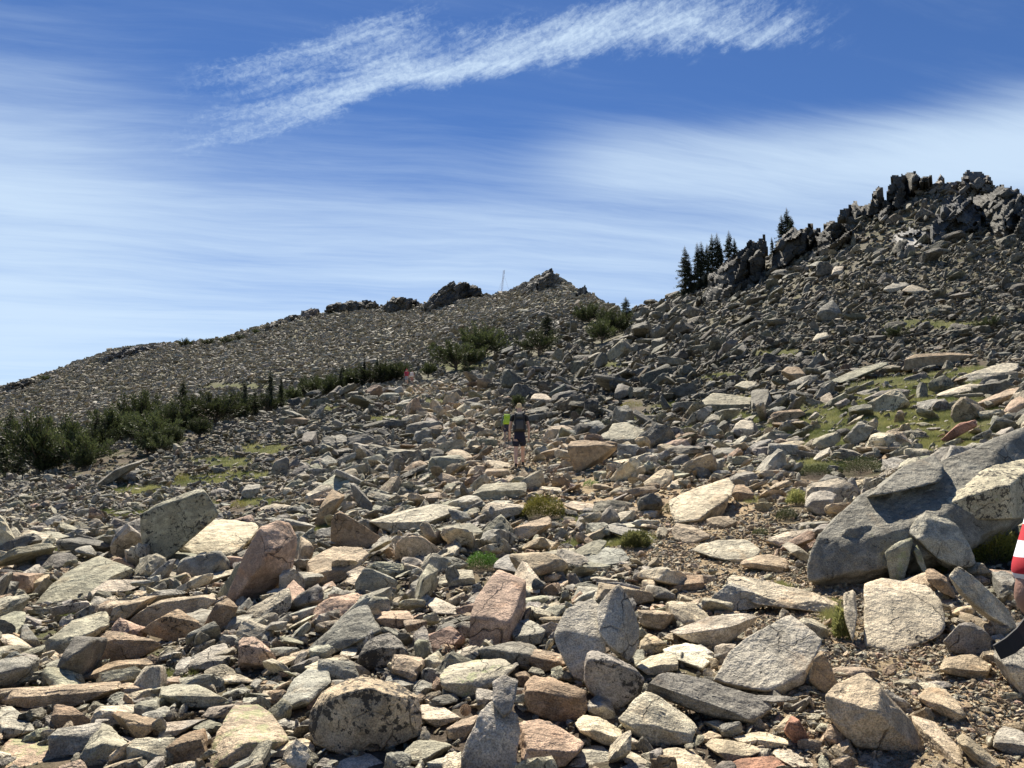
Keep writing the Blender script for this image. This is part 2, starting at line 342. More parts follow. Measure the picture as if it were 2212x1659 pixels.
# ------------------------------------------------------------------ rock material
def rock_material(name, src):
    m, t, b = new_mat(name)
    geo = t.node('ShaderNodeNewGeometry'); pos = geo.outputs['Position']
    rp = t.node('ShaderNodeAttribute', attribute_name='rp').outputs['Vector']
    if src == 'ATTR':
        tone = t.node('ShaderNodeAttribute', attribute_name='tone').outputs['Color']
        lich = t.node('ShaderNodeAttribute', attribute_name='lich').outputs['Fac']
        yel = t.math('MULTIPLY', lich, 0.8)
        off = pos
        rnd = t.node('ShaderNodeAttribute', attribute_name='tone').outputs['Alpha']
    else:
        oi = t.node('ShaderNodeObjectInfo')
        tone = oi.outputs['Color']; rnd = oi.outputs['Random']
        lich = t.node('ShaderNodeAttribute', attribute_name='lich', attribute_type='OBJECT').outputs['Fac']
        yel = t.node('ShaderNodeAttribute', attribute_name='yellow', attribute_type='OBJECT').outputs['Fac']
        rp = t.vmath('ADD', rp, t.comb(t.math('MULTIPLY', rnd, 37.0), t.math('MULTIPLY', rnd, 11.0), t.math('MULTIPLY', rnd, 53.0)))
    p = pos
    folk = 1.0 if src == 'ATTR' else t.node('ShaderNodeAttribute', attribute_name='banding', attribute_type='OBJECT').outputs['Fac']
    big = t.noise(p, 2.2, 4, 0.6)
    mid = t.noise(p, 13.0, 5, 0.65)
    grain = t.noise(p, 95.0, 3, 0.7)
    # foliation: streaks along the slab, layered across its short side
    fv = t.node('ShaderNodeMapping', {'Vector': rp, 'Scale': (2.2, 2.2, 20.0)})
    warp = t.vmath('ADD', fv.outputs[0], t.scale(t.node('ShaderNodeTexNoise', {'Vector': rp, 'Scale': 1.3, 'Detail': 2.0}).outputs['Color'], 2.2))
    fol = t.noise(warp, 1.5, 5, 0.62)
    val = t.math('MULTIPLY_ADD', big, 0.55, 0.62)
    val = t.math('MULTIPLY', val, t.math('MULTIPLY_ADD', t.ramp(mid, 0.28, 0.72), 0.34, 0.82))
    folm = t.math('MULTIPLY', t.ramp(t.noise(rp, 1.1, 2), 0.35, 0.65), folk)
    val = t.math('MULTIPLY', val, t.math('SUBTRACT', 1.0, t.math('MULTIPLY', t.math('MULTIPLY', t.ramp(fol, 0.60, 0.36), folm), 0.38)))
    val = t.math('MULTIPLY', val, t.math('MULTIPLY_ADD', t.ramp(grain, 0.34, 0.64), 0.66, 0.64))
    col = t.scale(tone, val)
    # weathered rind: broad patches of paler, cleaner rock against darker crust, with ragged borders
    pt = t.noise(t.vmath('ADD', p, (2.0, 4.4, 9.1)), 3.0, 6, 0.68, 0.6)
    col = t.scale(col, t.math('MULTIPLY_ADD', t.ramp(pt, 0.44, 0.54), 0.34, 0.80))
    # hairline cracks
    cv = t.vmath('ADD', p, t.scale(t.node('ShaderNodeTexNoise', {'Vector': p, 'Scale': 3.5, 'Detail': 3.0}).outputs['Color'], 0.35))
    vor = t.node('ShaderNodeTexVoronoi', {'Vector': cv, 'Scale': 2.1}, feature='DISTANCE_TO_EDGE').outputs['Distance']
    crk = t.math('MULTIPLY', t.ramp(vor, 0.016, 0.004), t.ramp(t.noise(p, 1.7, 2), 0.5, 0.6))
    col = t.scale(col, t.math('MULTIPLY_ADD', crk, -0.6, 1.0))
    # rusty and pale mineral staining
    stain = t.noise(t.vmath('ADD', p, (7.3, 1.1, 4.0)), 3.6, 4, 0.6)
    col = t.mix(t.ramp(stain, 0.55, 0.75, 0, 0.5), col, t.mix(1.0, col, (1.10, 0.86, 0.66, 1), 'MULTIPLY'))
    col = t.mix(t.ramp(stain, 0.42, 0.30, 0, 0.5), col, t.mix(1.0, col, (0.93, 0.97, 0.98, 1), 'MULTIPLY'))
    # yellow-green crustose lichen
    ln = t.noise(t.vmath('ADD', p, (3.0, 9.0, 2.0)), 6.5, 6, 0.72)
    lthr = t.math('MULTIPLY_ADD', yel, -0.28, 0.78)
    lm = t.ramp(t.math('SUBTRACT', ln, lthr), 0.0, 0.05)
    lg = t.noise(p, 60, 2, 0.6)
    col = t.mix(t.math('MULTIPLY', lm, t.math('MULTIPLY_ADD', lg, 0.9, 0.15, clamp=True)), col, (0.33, 0.36, 0.17, 1))
    # black lichen in ragged spots
    kn = t.noise(t.vmath('ADD', p, (1.0, 5.0, 8.0)), 22.0, 5, 0.7)
    km = t.noise(t.vmath('ADD', p, (8.0, 2.0, 6.0)), 4.2, 3, 0.6)
    kk = t.math('ADD', t.math('MULTIPLY', kn, 0.62), t.math('MULTIPLY', km, 0.38))
    kthr = t.math('MULTIPLY_ADD', lich, -0.20, 0.685)
    kmask = t.ramp(t.math('SUBTRACT', kk, kthr), 0.0, 0.025)
    col = t.mix(t.math('MULTIPLY', kmask, 0.88), col, (0.028, 0.027, 0.025, 1))
    t.set(b.inputs['Base Color'], col)
    t.set(b.inputs['Roughness'], t.math('MULTIPLY_ADD', grain, 0.3, 0.62))
    b.inputs['Specular IOR Level'].default_value = 0.25
    h1 = t.math('ADD', t.math('MULTIPLY', mid, 1.0), t.math('MULTIPLY', t.noise(p, 5.0, 4, 0.6), 1.4))
    h1 = t.math('ADD', h1, t.math('MULTIPLY', fol, t.math('MULTIPLY', folm, 0.7)))
    h1 = t.math('SUBTRACT', h1, t.math('MULTIPLY', crk, 0.8))
    bu = t.node('ShaderNodeBump', {'Height': h1, 'Strength': 0.9, 'Distance': 0.045})
    bu2 = t.node('ShaderNodeBump', {'Height': t.math('ADD', grain, t.math('MULTIPLY', t.noise(p, 42.0, 3, 0.7), 1.6)), 'Strength': 0.7, 'Distance': 0.007, 'Normal': bu.outputs[0]})
    t.set(b.inputs['Normal'], bu2.outputs[0])
    return m
M_ROCK = rock_material('rock_surface', 'OBJ')
M_SCREE = rock_material('scree_surface', 'ATTR')

# ------------------------------------------------------------------ rock shapes
def ico(n):
    bm = bmesh.new(); bmesh.ops.create_icosphere(bm, subdivisions=n, radius=1)
    V = np.array([v.co[:] for v in bm.verts]); F = np.array([[v.index for v in f.verts] for f in bm.faces]); bm.free()
    return V, F
ICO = {n: ico(n) for n in (2, 3, 4, 5, 6)}
def hull_of(P):
    bm = bmesh.new()
    for p in P: bm.verts.new(p)
    r = bmesh.ops.convex_hull(bm, input=bm.verts)
    for v_ in [v_ for v_ in bm.verts if not v_.link_faces]: bm.verts.remove(v_)
    bmesh.ops.triangulate(bm, faces=bm.faces)
    bmesh.ops.recalc_face_normals(bm, faces=bm.faces)
    bm.verts.index_update()
    V = np.array([v.co[:] for v in bm.verts]); F = np.array([[v.index for v in f.verts] for f in bm.faces]); bm.free()
    return V, F
def planes_of(V, F, c):
    a, b_, d = V[F[:, 0]], V[F[:, 1]], V[F[:, 2]]
    n = np.cross(b_ - a, d - a); ar = np.linalg.norm(n, axis=1); ok = ar > 1e-9; n = n[ok] / ar[ok, None]; a = a[ok]
    dd = ((a - c) * n).sum(1); s = np.sign(dd); s[s == 0] = 1; n = n * s[:, None]; dd = np.abs(dd)
    keep = []
    for i in range(len(n)):
        if all((n[i] @ n[j]) < 0.995 or abs(dd[i] - dd[j]) > 0.03 * dd[j] for j in keep): keep.append(i)
    return n[keep], np.maximum(dd[keep], 1e-4)
def rock_from_hull(P, sub, p=18, amp=0.05, seed=0, chips=4, layer=0.007, cut=(0.86, 0.97), facets=None, ftilt=(.06, .30), fpush=.955):
    """a rounded, chipped, weathered solid whose faces follow the convex hull of the points P"""
    r_ = np.random.default_rng(seed)
    P = np.asarray(P, float); HV, HF = hull_of(P)
    c = 0.5 * (HV.mean(0) + 0.5 * (HV.max(0) + HV.min(0)))
    n, d = planes_of(HV, HF, c)
    ext = HV - c; L = np.cbrt(np.prod(np.maximum(np.sqrt(np.linalg.eigvalsh(np.cov(ext.T))), 1e-3))) * 1.9
    if chips:
        nn = r_.normal(size=(chips, 3)); nn /= np.linalg.norm(nn, axis=1)[:, None]
        sup = (ext @ nn.T).max(0); n = np.vstack([n, nn]); d = np.concatenate([d, sup * r_.uniform(cut[0], cut[1], chips)])
    D, F = ICO[sub]
    # shallow broken facets scattered over every face
    k_ = {2: 6, 3: 12, 4: 18, 5: 26, 6: 34}[sub] if facets is None else facets
    if k_:
        Q = r_.normal(size=(k_, 3)) @ np.linalg.cholesky(np.cov(ext.T) + 1e-9 * np.eye(3)).T; Q /= np.linalg.norm(Q, axis=1)[:, None]
        tt_ = np.maximum(Q @ n.T, 1e-6) / d[None]; j_ = tt_.argmax(1); sp = Q / tt_[np.arange(k_), j_][:, None]
        n_new = n[j_] + r_.normal(size=(k_, 3)) * r_.uniform(ftilt[0], ftilt[1], (k_, 1)); n_new /= np.linalg.norm(n_new, axis=1)[:, None]
        d_new = (sp * n_new).sum(1) * r_.uniform(fpush, 1.0, k_); ok_ = d_new > .3 * np.median(d); n = np.vstack([n, n_new[ok_]]); d = np.concatenate([d, d_new[ok_]])
    ev, U = np.linalg.eigh(np.cov(ext.T)); A = U * np.sqrt(np.maximum(ev, ev.max() * 0.02))
    D = D @ A.T; D = D / np.linalg.norm(D, axis=1)[:, None]
    G = np.maximum((D @ n.T) / d[None], 0); gm_ = G.max(1, keepdims=True)
    r = (1.0 / gm_[:, 0]) * ((G / gm_) ** p).sum(1) ** (-1.0 / p)
    X = D * r[:, None]
    so = r_.uniform(-50, 50, 3)
    ax = U[:, 0]                                            # thin direction = layering
    h = (X @ ax)
    sc = 1.0 / L
    n1_ = pnoise(X * sc * 1.5 + so); n2_ = pnoise(X * sc * 3.3 + so); n3_ = pnoise(X * sc * 7.0 + so)
    nz = n1_ * amp * 0.35 + (0.35 - np.abs(n2_)) * amp * 0.6 + (0.35 - np.abs(n3_)) * amp * 0.5
    # stepped breaks: plateaus where flakes have come away
    fl_ = pnoise(X * sc * 1.9 + so + 20) * 3.2; fr_ = fl_ - np.floor(fl_); nz = nz + amp * 0.55 * (np.floor(fl_) + np.clip((fr_ - 0.42) * 8, 0, 1)) * 0.5
    if sub >= 4: nz = nz + pnoise(X * sc * 15.0 + so) * amp * 0.17
    if sub >= 5: nz = nz + pnoise(X * sc * 32.0 + so) * amp * 0.10
    lay = h * sc * 13 + 1.8 * pnoise(X * sc * 1.1 + so + 9)
    stp = np.abs((lay % 1.0) - 0.5) * 2
    nz = nz + layer * np.clip((stp - 0.72) * 6, -1, 1) * (np.abs((D @ ax)) < 0.75) * np.clip(n1_ * 4 + .5, 0, 1.5)
    X = X + D * (nz * L)[:, None]
    rpv = (X @ np.stack([U[:, 2], U[:, 1], U[:, 0]], 1)) / L
    return X + c, F, rpv

def random_block(r_, flat=None):
    flat = flat if flat is not None else r_.choice([0.22, 0.34, 0.5, 0.72], p=[.3, .32, .25, .13])
    sx, sy, sz = 1.0, r_.uniform(0.5, 0.95), flat
    k = r_.integers(0, 3)
    if k == 0:                                             # broken block: jittered box corners
        P = np.array([[i, j, l] for i in (-1, 1) for j in (-1, 1) for l in (-1, 1)], float)
        P += r_.uniform(-0.42, 0.42, P.shape); P = np.vstack([P, r_.normal(size=(3, 3)) * 0.7])
    elif k == 1:                                           # slab with polygonal outline
        m_ = r_.integers(5, 8); an = np.sort(r_.uniform(0, 2 * math.pi, m_)) ; rr = r_.uniform(0.75, 1.15, m_)
        top = np.stack([np.cos(an) * rr, np.sin(an) * rr, np.full(m_, 0.8) + r_.uniform(-.25, .25, m_)], 1)
        bot = np.stack([np.cos(an) * rr * r_.uniform(.7, 1.1, m_), np.sin(an) * rr * r_.uniform(.7, 1.1, m_), np.full(m_, -0.8)], 1)
        P = np.vstack([top, bot])
    else:                                                  # wedge / irregular
        P = r_.normal(size=(11, 3)); P /= np.linalg.norm(P, axis=1)[:, None]; P *= r_.uniform(0.8, 1.15, (11, 1))
    return P * np.array([sx, sy, sz])
LIB = {'hull': [], 2: [], 3: [], 4: []}
for k in range(40):
    LIB['hull'].append(hull_of(random_block(np.random.default_rng(100 + k))) )
for sub, n_ in ((2, 22), (3, 22), (4, 16)):
    for k in range(n_):
        X, F, rpv = rock_from_hull(random_block(np.random.default_rng(300 + k + 50 * sub)), sub, p=150, amp=0.045 if sub > 2 else 0.02, seed=k + 7 * sub, chips=7, cut=(.78, .96))
        LIB[sub].append((X, F, rpv))

# ------------------------------------------------------------------ tones (real base colours)
TONES = {'tan': (.50, .415, .31), 'cream': (.63, .555, .43), 'pink': (.50, .37, .29), 'grey': (.42, .40, .355), 'dgrey': (.26, .25, .225),
         'green': (.38, .37, .295), 'brown': (.38, .29, .205), 'white': (.68, .63, .53), 'red': (.36, .20, .145), 'pale': (.55, .50, .405), 'slate': (.365, .36, .33)}
def pick_tone(tr, far, r_):
    """tr: nearness to the trail 0..1, far: 0 near .. 1 far"""
    warm = 0.24 + 0.52 * tr - 0.20 * far
    k = r_.random()
    if k < warm:
        n_ = r_.choice(['tan', 'cream', 'pink', 'pale', 'brown'], p=[.34, .16, .07, .31, .12])
    else:
        n_ = r_.choice(['grey', 'green', 'dgrey', 'slate', 'pale'], p=[.34, .28, .18, .12, .08])
    return n_

# ------------------------------------------------------------------ hand-placed boulders
ZOOM = {'R1': (0, 995.4, .4), 'R2': (663.6, 995.4, .4), 'R3': (1327.2, 995.4, .4), 'R4': (1327.2, 353.9, .4), 'R5': (663.6, 530.9, .4), 'R6': (0, 619.4, .4),
        'L1': (0, 752.1, .24), 'D': (0, 0, 1.0)}
for k_ in TONES: TONES[k_] = tuple(np.array(TONES[k_]) * np.array([1.08, 1.03, .92]))
HEROES = []        # (polygon in picture px, Y)  - used to keep loose scree from covering the boulders
HEROOBJ = []
def parse(reg, s):
    x0, y0, k = ZOOM[reg]; out = []
    for p in s.split():
        q = [float(a) for a in p.split(',')]
        out.append((x0 + q[0] * k, y0 + q[1] * k, (q[2] * k if len(q) > 2 else None)))
    return out
def solid_points(pts, f, thick, Y0):
    """outline in the picture -> points in space: steep face up to height fraction f, top surface leaning back above it"""
    us = np.array([p[0] for p in pts]); vs = np.array([p[1] for p in pts])
    vb, vt = vs.max(), vs.min(); Hh = max(vb - vt, 1); W = max(us.max() - us.min(), 1)
    explicit = pts[0][2] is not None
    P = []
    def dep(v):
        h = (vb - v) / Hh
        return Hh * (0.08 * min(h, f) + (1.9 * max(h - f, 0)))
    for (u, v, d) in pts: P.append((u, v, d if explicit else dep(v)))
    if not explicit and 0.05 < f < 0.98:
        for q in (0.18, 0.5, 0.82):
            u = us.min() + q * W
            lo, hi = [], []
            n = len(pts)
            for i in range(n):
                a, b_ = pts[i], pts[(i + 1) % n]
                if (a[0] - u) * (b_[0] - u) <= 0 and abs(a[0] - b_[0]) > 1e-6:
                    vv = a[1] + (b_[1] - a[1]) * (u - a[0]) / (b_[0] - a[0]); lo.append(vv)
            if len(lo) >= 2:
                v_lo, v_hi = max(lo), min(lo); v = v_lo + (v_hi - v_lo) * f
                P.append((u, v, dep(v_lo) + 0.08 * (v_lo - v) - 0.07 * min(W, Hh)))
    cu = us.mean(); T = thick * min(W, 1.6 * Hh)
    dmax = max(p[2] for p in P)
    for (u, v, d) in list(P):
        P.append((cu + (u - cu) * 0.85, v + 0.10 * (vb - v) + 0.04 * Hh, min(d + T, dmax + 0.35 * T)))
    k = Y0 / FPX
    return [tuple(at(u, v, Y0 + d * k)) for (u, v, d) in P]
def boulder(reg, label, tone, f, outline, thick=0.7, lich=0.3, yellow=0.25, base=None, amp=0.035, more=(), sub=None, group=None, name='boulder', layer=0.004, band=0.7, p=20, crisp=False):
    polys = [parse(reg, outline)] + [parse(reg, m_) for m_ in more]
    allp = [q for pl in polys for q in pl]
    if base: bu_, bv_ = parse(reg, base)[0][:2]
    else:
        b_ = max(allp, key=lambda q: q[1]); bu_, bv_ = np.mean([q[0] for q in polys[0]]) * .5 + b_[0] * .5, b_[1] - 2
    Y0 = float(hit(min(max(bu_, -300), 2500), min(bv_, 1800))[0])
    if not Y0 == Y0: Y0 = 60.0
    if bv_ > 1800: Y0 = 4.3
    k = len(HEROOBJ)
    Vs, Fs, Rs, off = [], [], [], 0
    for pl in polys:
        us = [q[0] for q in pl]; W = max(us) - min(us)
        s_ = sub or (6 if W > 210 else 5 if W > 70 else 4)
        X, F, rpv = rock_from_hull(solid_points(pl, f, thick, Y0), s_, p=150, amp=amp * 1.3, seed=1000 + k, chips=0 if crisp else 4, cut=(.96, .998), layer=layer, facets=6 if crisp else None, ftilt=(.03, .16), fpush=.985)
        Vs.append(X); Fs.append(F + off); Rs.append(rpv); off += len(X)
    V = np.vstack(Vs); c = V.mean(0); c[2] = V[:, 2].min()
    o = mesh_obj(name, V - c, np.vstack(Fs), M_ROCK, smooth=True, attrs={'rp': ('FLOAT_VECTOR', np.vstack(Rs))})
    o.location = c
    j = 1 + 0.12 * (rng.random(3) * 0.4 + rng.random() * 0.6 - 0.5)
    o.color = tuple(np.array(TONES[tone]) * j) + (1,)
    o['lich'] = lich; o['yellow'] = yellow; o['banding'] = band
    tag(o, label, 'boulder' if name == 'boulder' else 'rock', group)
    HEROOBJ.append((o, label, polys[0], Y0))
    for pl in polys: HEROES.append((np.array([(q[0], q[1]) for q in pl]), Y0))
    return o
# ------------------------------------------------------------------ the boulders one can name in the photograph
B = boulder
# right: the huge boulder and the stones leaning on it
B('R3','huge grey boulder rising along the right edge, its rough flank facing the trail','dgrey',.5,
  '1045,560,20 1060,490,40 1110,390,75 1180,290,120 1235,225,160 1330,170,220 1500,60,420 1720,-25,640 1940,-100,760 2300,-235,980 2330,250,420 1750,600,0 1620,645,-60 1400,695,-90 1120,700,-50 1050,640,0 1320,250,150 1600,175,200 1710,215,140 1300,480,-20',
  thick=.5, lich=.4, yellow=.4, base='1250,690', amp=.035, layer=.002, band=.15,
  more=('1290,190,190 1340,158,230 1500,52,400 1720,-42,600 1800,40,400 1700,195,170 1600,158,180 1420,168,170', '1120,560,0 1150,470,10 1290,330,60 1480,300,70 1560,420,20 1480,560,-30 1300,620,-50'))
B('R3','pale lichen-streaked boulder with a black-spotted underside, top right of the pile','pale',.5,
  '1665,250,60 1695,180,170 1790,60,360 1900,0,470 1995,-62,590 2330,-95,760 1690,228,40 1850,190,10 2100,130,-30 2330,120,-30 1880,320,20 2150,312,0 2350,265,0 1750,280,60',
  thick=.4, lich=.75, yellow=.6, base='1500,640', amp=.02, layer=0, band=.1)
B('R3','broad pale boulder split by a thin vertical crack beside the trail','pale',.12,
  '1310,676,420 1440,630,560 1600,655,600 1700,672,520 1780,760,330 1792,900,130 1740,965,50 1500,1052,0 1345,1024,0 1325,880,130',
  thick=.4, lich=.12, yellow=.35, base='1450,1040', amp=.018, p=24, layer=0, band=.1,
  more=('1232,705,340 1302,675,410 1312,880,130 1328,1018,10 1285,962,30 1242,850,120',))
B('R3','large tan boulder with a rusty right end, bottom right beside the trail','tan',.4,
  '1125,1275,40 1175,1218,110 1262,1160,190 1400,1138,230 1438,1178,190 1600,1420,90 1692,1530,30 1650,1582,0 1500,1572,-20 1350,1566,-20 1270,1520,-20 1180,1420,10 1130,1335,30 1408,1345,-90 1425,1215,60 1255,1440,-40',
  thick=.35, lich=.05, yellow=.05, amp=.02, layer=0, band=.15)
B('R3','large domed grey boulder with a notched right shoulder in the right foreground','grey',.3,
  '470,1165,10 520,1090,70 640,960,190 760,860,290 830,815,340 960,832,350 1050,900,270 1130,965,170 1132,1010,120 1075,1085,60 1045,1190,0 860,1282,-20 700,1225,-10 560,1185,0 860,1215,-70 1000,1120,0',
  thick=.5, lich=.3, yellow=.2, amp=.022, p=16, layer=0, band=.1)
B('R3','long dark slate-grey slab lying in front of the domed grey boulder','dgrey',.3,
  '140,1222,10 200,1150,100 270,1118,150 450,1150,150 860,1302,80 856,1345,30 742,1452,-40 600,1400,-40 400,1330,-40 250,1270,-20 150,1240,0 500,1340,-60 720,1400,-60',
  thick=.5, lich=.3, yellow=.3, amp=.035)
B('R3','pale grey boulder with a warm streaked crest, below the dark slab','pale',.3,
  '20,1400,20 80,1310,90 160,1240,180 230,1250,170 290,1330,120 430,1400,80 472,1450,30 430,1530,-10 200,1542,-30 60,1455,0 230,1440,-50',
  lich=.05, yellow=.1, amp=.03)
B('R3','triangular boulder with a black-speckled shaded face near the trail','grey',.6,
  '410,830,10 500,750,20 620,650,50 740,640,90 830,690,100 950,760,100 920,812,30 700,828,-20 800,700,40 740,700,0', thick=.5, lich=.55, yellow=.1)
B('R3','long flat pale slab with a thick shaded edge behind the speckled triangular boulder','cream',.45,
  '490,600,250 600,608,260 800,640,240 1000,680,190 1230,752,120 1220,802,40 1150,842,10 960,848,-10 920,815,-10 940,770,20 1210,775,60 560,690,120', thick=.3, lich=.15, yellow=.1)
B('R3','long low slab with a thin lit top and dark undercut front beside the domed boulder','pale',.75,
  '280,920,20 350,852,60 500,830,90 800,815,130 860,850,110 640,960,10 560,1022,0 370,965,-20 290,945,0 360,900,-20 640,880,-10', lich=.3)
B('R3','white angular slab lying left of the domed grey boulder','white',.15,'220,1030 370,978 430,985 552,1042 462,1165 360,1118 345,1062', lich=.03, yellow=.05)
B('R3','banded buff rock tucked under the white angular slab','pale',.5,'108,1105 180,1050 300,1028 345,1062 362,1110 350,1140 170,1162', lich=.1)
B('R3','hooked grey stone capping the little rock arch','grey',.3,'1558,395,20 1660,340,40 1690,255,160 1760,258,150 1850,330,100 1925,450,40 1955,562,0 1885,582,0 1790,565,-10 1722,455,0 1705,418,0 1612,425,0', thick=.3, lich=.2, yellow=.5, base='1700,690')
B('R3','upright greenish stone holding up the left side of the rock arch','green',.85,'1460,490 1520,440 1612,410 1600,500 1562,645 1492,652 1482,560', lich=.2, yellow=.9, base='1530,700')
B('R3','thin yellow-lichened stone inside the rock arch','green',.85,'1600,482 1640,448 1682,540 1700,622 1662,604', lich=.2, yellow=1.0, base='1640,700')
B('R3','long plank-like slab sloping down to the right below the rock arch','pale',.3,
  '1800,612,40 1850,560,90 1885,572,90 2000,680,80 2130,800,60 2182,902,20 2160,916,-10 1950,792,0 1820,652,10', thick=.35, lich=.15, yellow=.1, base='2050,960', amp=.03)
B('R3','brown wedge of rock under the upper end of the plank-like slab','brown',.6,'1670,582 1722,575 1820,640 1850,700 1832,742 1752,702 1682,642', base='1750,800')
B('R3','dark boulder in shadow under the plank-like slab','dgrey',.9,'1750,965 1822,890 1950,868 2050,960 2032,1050 1900,1062 1782,1012', lich=.5)
B('R3','layered buff rock with a curled front edge on the trail side','tan',.5,'1760,1132 1780,1060 1930,1038 2052,1102 2032,1152 1982,1192 1832,1162', lich=.08)
B('R3','smooth tan wedge standing in the dirt right of the large tan boulder','tan',.35,'1612,1262 1682,1228 1812,1220 1872,1322 1912,1382 1872,1422 1702,1332', lich=.03, yellow=0)
B('R3','narrow banded slab leaning in the dirt at the bottom right','tan',.4,'1840,1492 1892,1460 2002,1562 2112,1662 2000,1690 1882,1572', lich=.1)
B('R3','grey angular rock in the bottom right corner','grey',.4,'2020,1522 2092,1420 2222,1462 2262,1582 2150,1592 2032,1552', lich=.2)
B('R3','coarse grey boulder at the right edge under the black strap','grey',.5,'2050,1070 2062,960 2260,1000 2320,1210 2222,1292 2122,1202 2062,1122', lich=.4)
B('R3','big smooth cream slab beside the upper trail','cream',.08,'285,205 400,170 620,62 692,60 612,170 602,262 542,322 332,352 298,270', lich=.02, yellow=.02, amp=.02)
B('R3','rounded buff rock on the lower end of the big cream slab','tan',.45,'458,285 492,210 592,170 622,182 602,262 560,322 492,326', lich=.1)
B('R3','brown cobble right of the big cream slab','brown',.5,'630,182 652,130 702,120 762,182 742,222 662,222')
B('R3','square grey block by the juniper tufts left of the huge boulder','grey',.5,'1030,262 1042,170 1152,158 1202,180 1190,232 1162,302 1062,292', lich=.2)
B('R3','dark grey block between the juniper mat and the huge boulder','dgrey',.5,'1100,102 1152,60 1232,50 1252,122 1190,162 1122,142', lich=.3)
B('R3','flat tan rock against the upper left end of the huge boulder','tan',.3,'1240,152 1302,100 1412,75 1402,102 1302,162 1252,166')
B('R3','lens-shaped banded slab on the trail edge','pale',.35,'810,432 902,390 1052,360 1112,380 1082,412 980,452 862,476 822,462', lich=.1)
B('R3','flat grey slab lying along the trail','pale',.2,'410,482 452,450 602,420 722,420 792,482 762,540 700,560 560,538 450,502', lich=.08)
B('R3','blocky tan end of the flat trail slab','tan',.4,'680,560 702,520 830,500 932,530 944,582 902,612 822,602 702,572', lich=.08)
B('R3','rounded buff rock in the middle of the trail','tan',.3,'300,372 332,335 442,350 522,402 512,432 402,452 322,422')
B('R3','small dark wedge left of the sunlit gravel','dgrey',.7,'90,642 112,580 222,632 202,652 122,666')
B('R3','lumpy brown rock sitting on pale gravel','brown',.5,'280,692 370,610 480,615 496,662 480,692 380,702 300,712', lich=.25)
B('R3','squat pinkish rock with a curved top right of the two-faced grey boulder','tan',.7,'120,802 152,775 352,830 342,872 282,932 202,922 142,882', lich=.1)
B('R3','tan block below the squat pinkish rock','tan',.5,'118,1052 142,960 182,920 292,990 270,1022 190,1050', lich=.1)
B('R3','smooth banded stone below the dark slate-grey slab','pale',.35,'460,1402 542,1380 712,1462 642,1492 562,1472')
B('R3','small rounded tan stone left of the banded stone','tan',.4,'438,1502 512,1450 602,1490 502,1532')
B('R3','rounded cream stone with a brown tinge low in the right foreground','cream',.35,'630,1492 802,1450 902,1448 982,1480 976,1542 902,1552 822,1562 700,1530')
B('R3','long knobbly tan rock low in the right foreground','tan',.4,'480,1532 522,1490 702,1522 822,1562 742,1592 602,1642 562,1602')
B('R3','square cream block on the bottom edge right of centre','cream',.2,'205,1690 230,1562 262,1530 542,1545 572,1602 566,1700', lich=.03, yellow=.02, base='390,1680')
B('R3','red-stained rock on the bottom edge','red',.4,'545,1690 652,1612 862,1590 942,1652 952,1710', lich=.2, base='760,1690')
B('R3','white flat slab on the bottom edge left of the tan boulder','white',.12,'840,1562 872,1535 982,1560 1172,1642 1000,1710 902,1642', lich=.02, yellow=.02, base='1000,1680')
B('R3','reddish-brown shard standing on edge left of the large tan boulder','red',.8,'905,1442 952,1370 1002,1400 1062,1492 1082,1542 990,1552', lich=.1, yellow=0)
B('R3','big pale rounded boulder cut off by the bottom edge','pale',.15,'1150,1720 1302,1582 1452,1550 1652,1590 1802,1690 1700,1740', lich=.05, base='1480,1700')
B('R3','long pale slab sloping down right of the large tan boulder','cream',.1,'1580,1362 1722,1390 1882,1562 1902,1662 1762,1662 1692,1562', lich=.03)
B('R3','thin light stone at the foot of the pale foreground boulder','pale',.3,'28,1582 92,1560 217,1632 202,1662 62,1642')
B('R3','brown boulder in shade at the right foot of the domed grey boulder','brown',.9,'1040,1192 1072,1062 1132,1010 1182,1102 1202,1202 1132,1262', lich=.1)
# centre foreground
B('R2','upright pink block with a flat salmon-coloured top in the centre foreground','pink',.5,
  '870,1040,0 880,838,10 1085,852,-30 1105,1042,-20 905,750,130 1018,583,360 1110,612,350 1182,645,330 1182,780,220 1112,882,50 1000,650,250', thick=.2, lich=.06, yellow=.03, amp=.014, crisp=True, base='980,1040', layer=0, band=.1)
B('R2','big grey boulder with two sharp faces meeting in a ridge','grey',.4,
  '1325,922,80 1400,800,170 1542,738,230 1600,800,150 1640,1000,0 1502,1202,-60 1440,1172,-40 1390,1062,10 1342,985,40 1560,930,0', thick=.3, lich=.15, yellow=.08, base='1500,1195', amp=.02, layer=0, band=.2,
  more=('1560,790,110 1682,650,200 1742,740,220 1796,890,190 1792,992,130 1742,1086,40 1640,1012,-40 1575,930,-20 1700,900,40',))
B('R2','dark hollowed boulder with black lichen in front of the two-faced grey boulder','grey',.75,
  '1480,1082 1502,1040 1562,1010 1642,1020 1822,1150 1802,1252 1692,1352 1642,1252 1530,1252 1490,1182', lich=.75, yellow=.2)
B('R2','banded brown slab left of the dark hollowed boulder','tan',.5,'1110,1052 1152,1020 1252,1010 1382,1050 1402,1112 1302,1152 1202,1122', lich=.2)
B('R2','flat-topped pale green rock with a layered edge in the centre foreground','pale',.5,
  '695,1102,60 752,1060,190 882,1035,270 1052,1060,250 1132,1112,120 1082,1162,30 962,1242,0 880,1292,-10 722,1222,0 705,1172,20 800,1182,-10 962,1172,-30 1080,1145,20', thick=.3, lich=.12, yellow=.75, amp=.03)
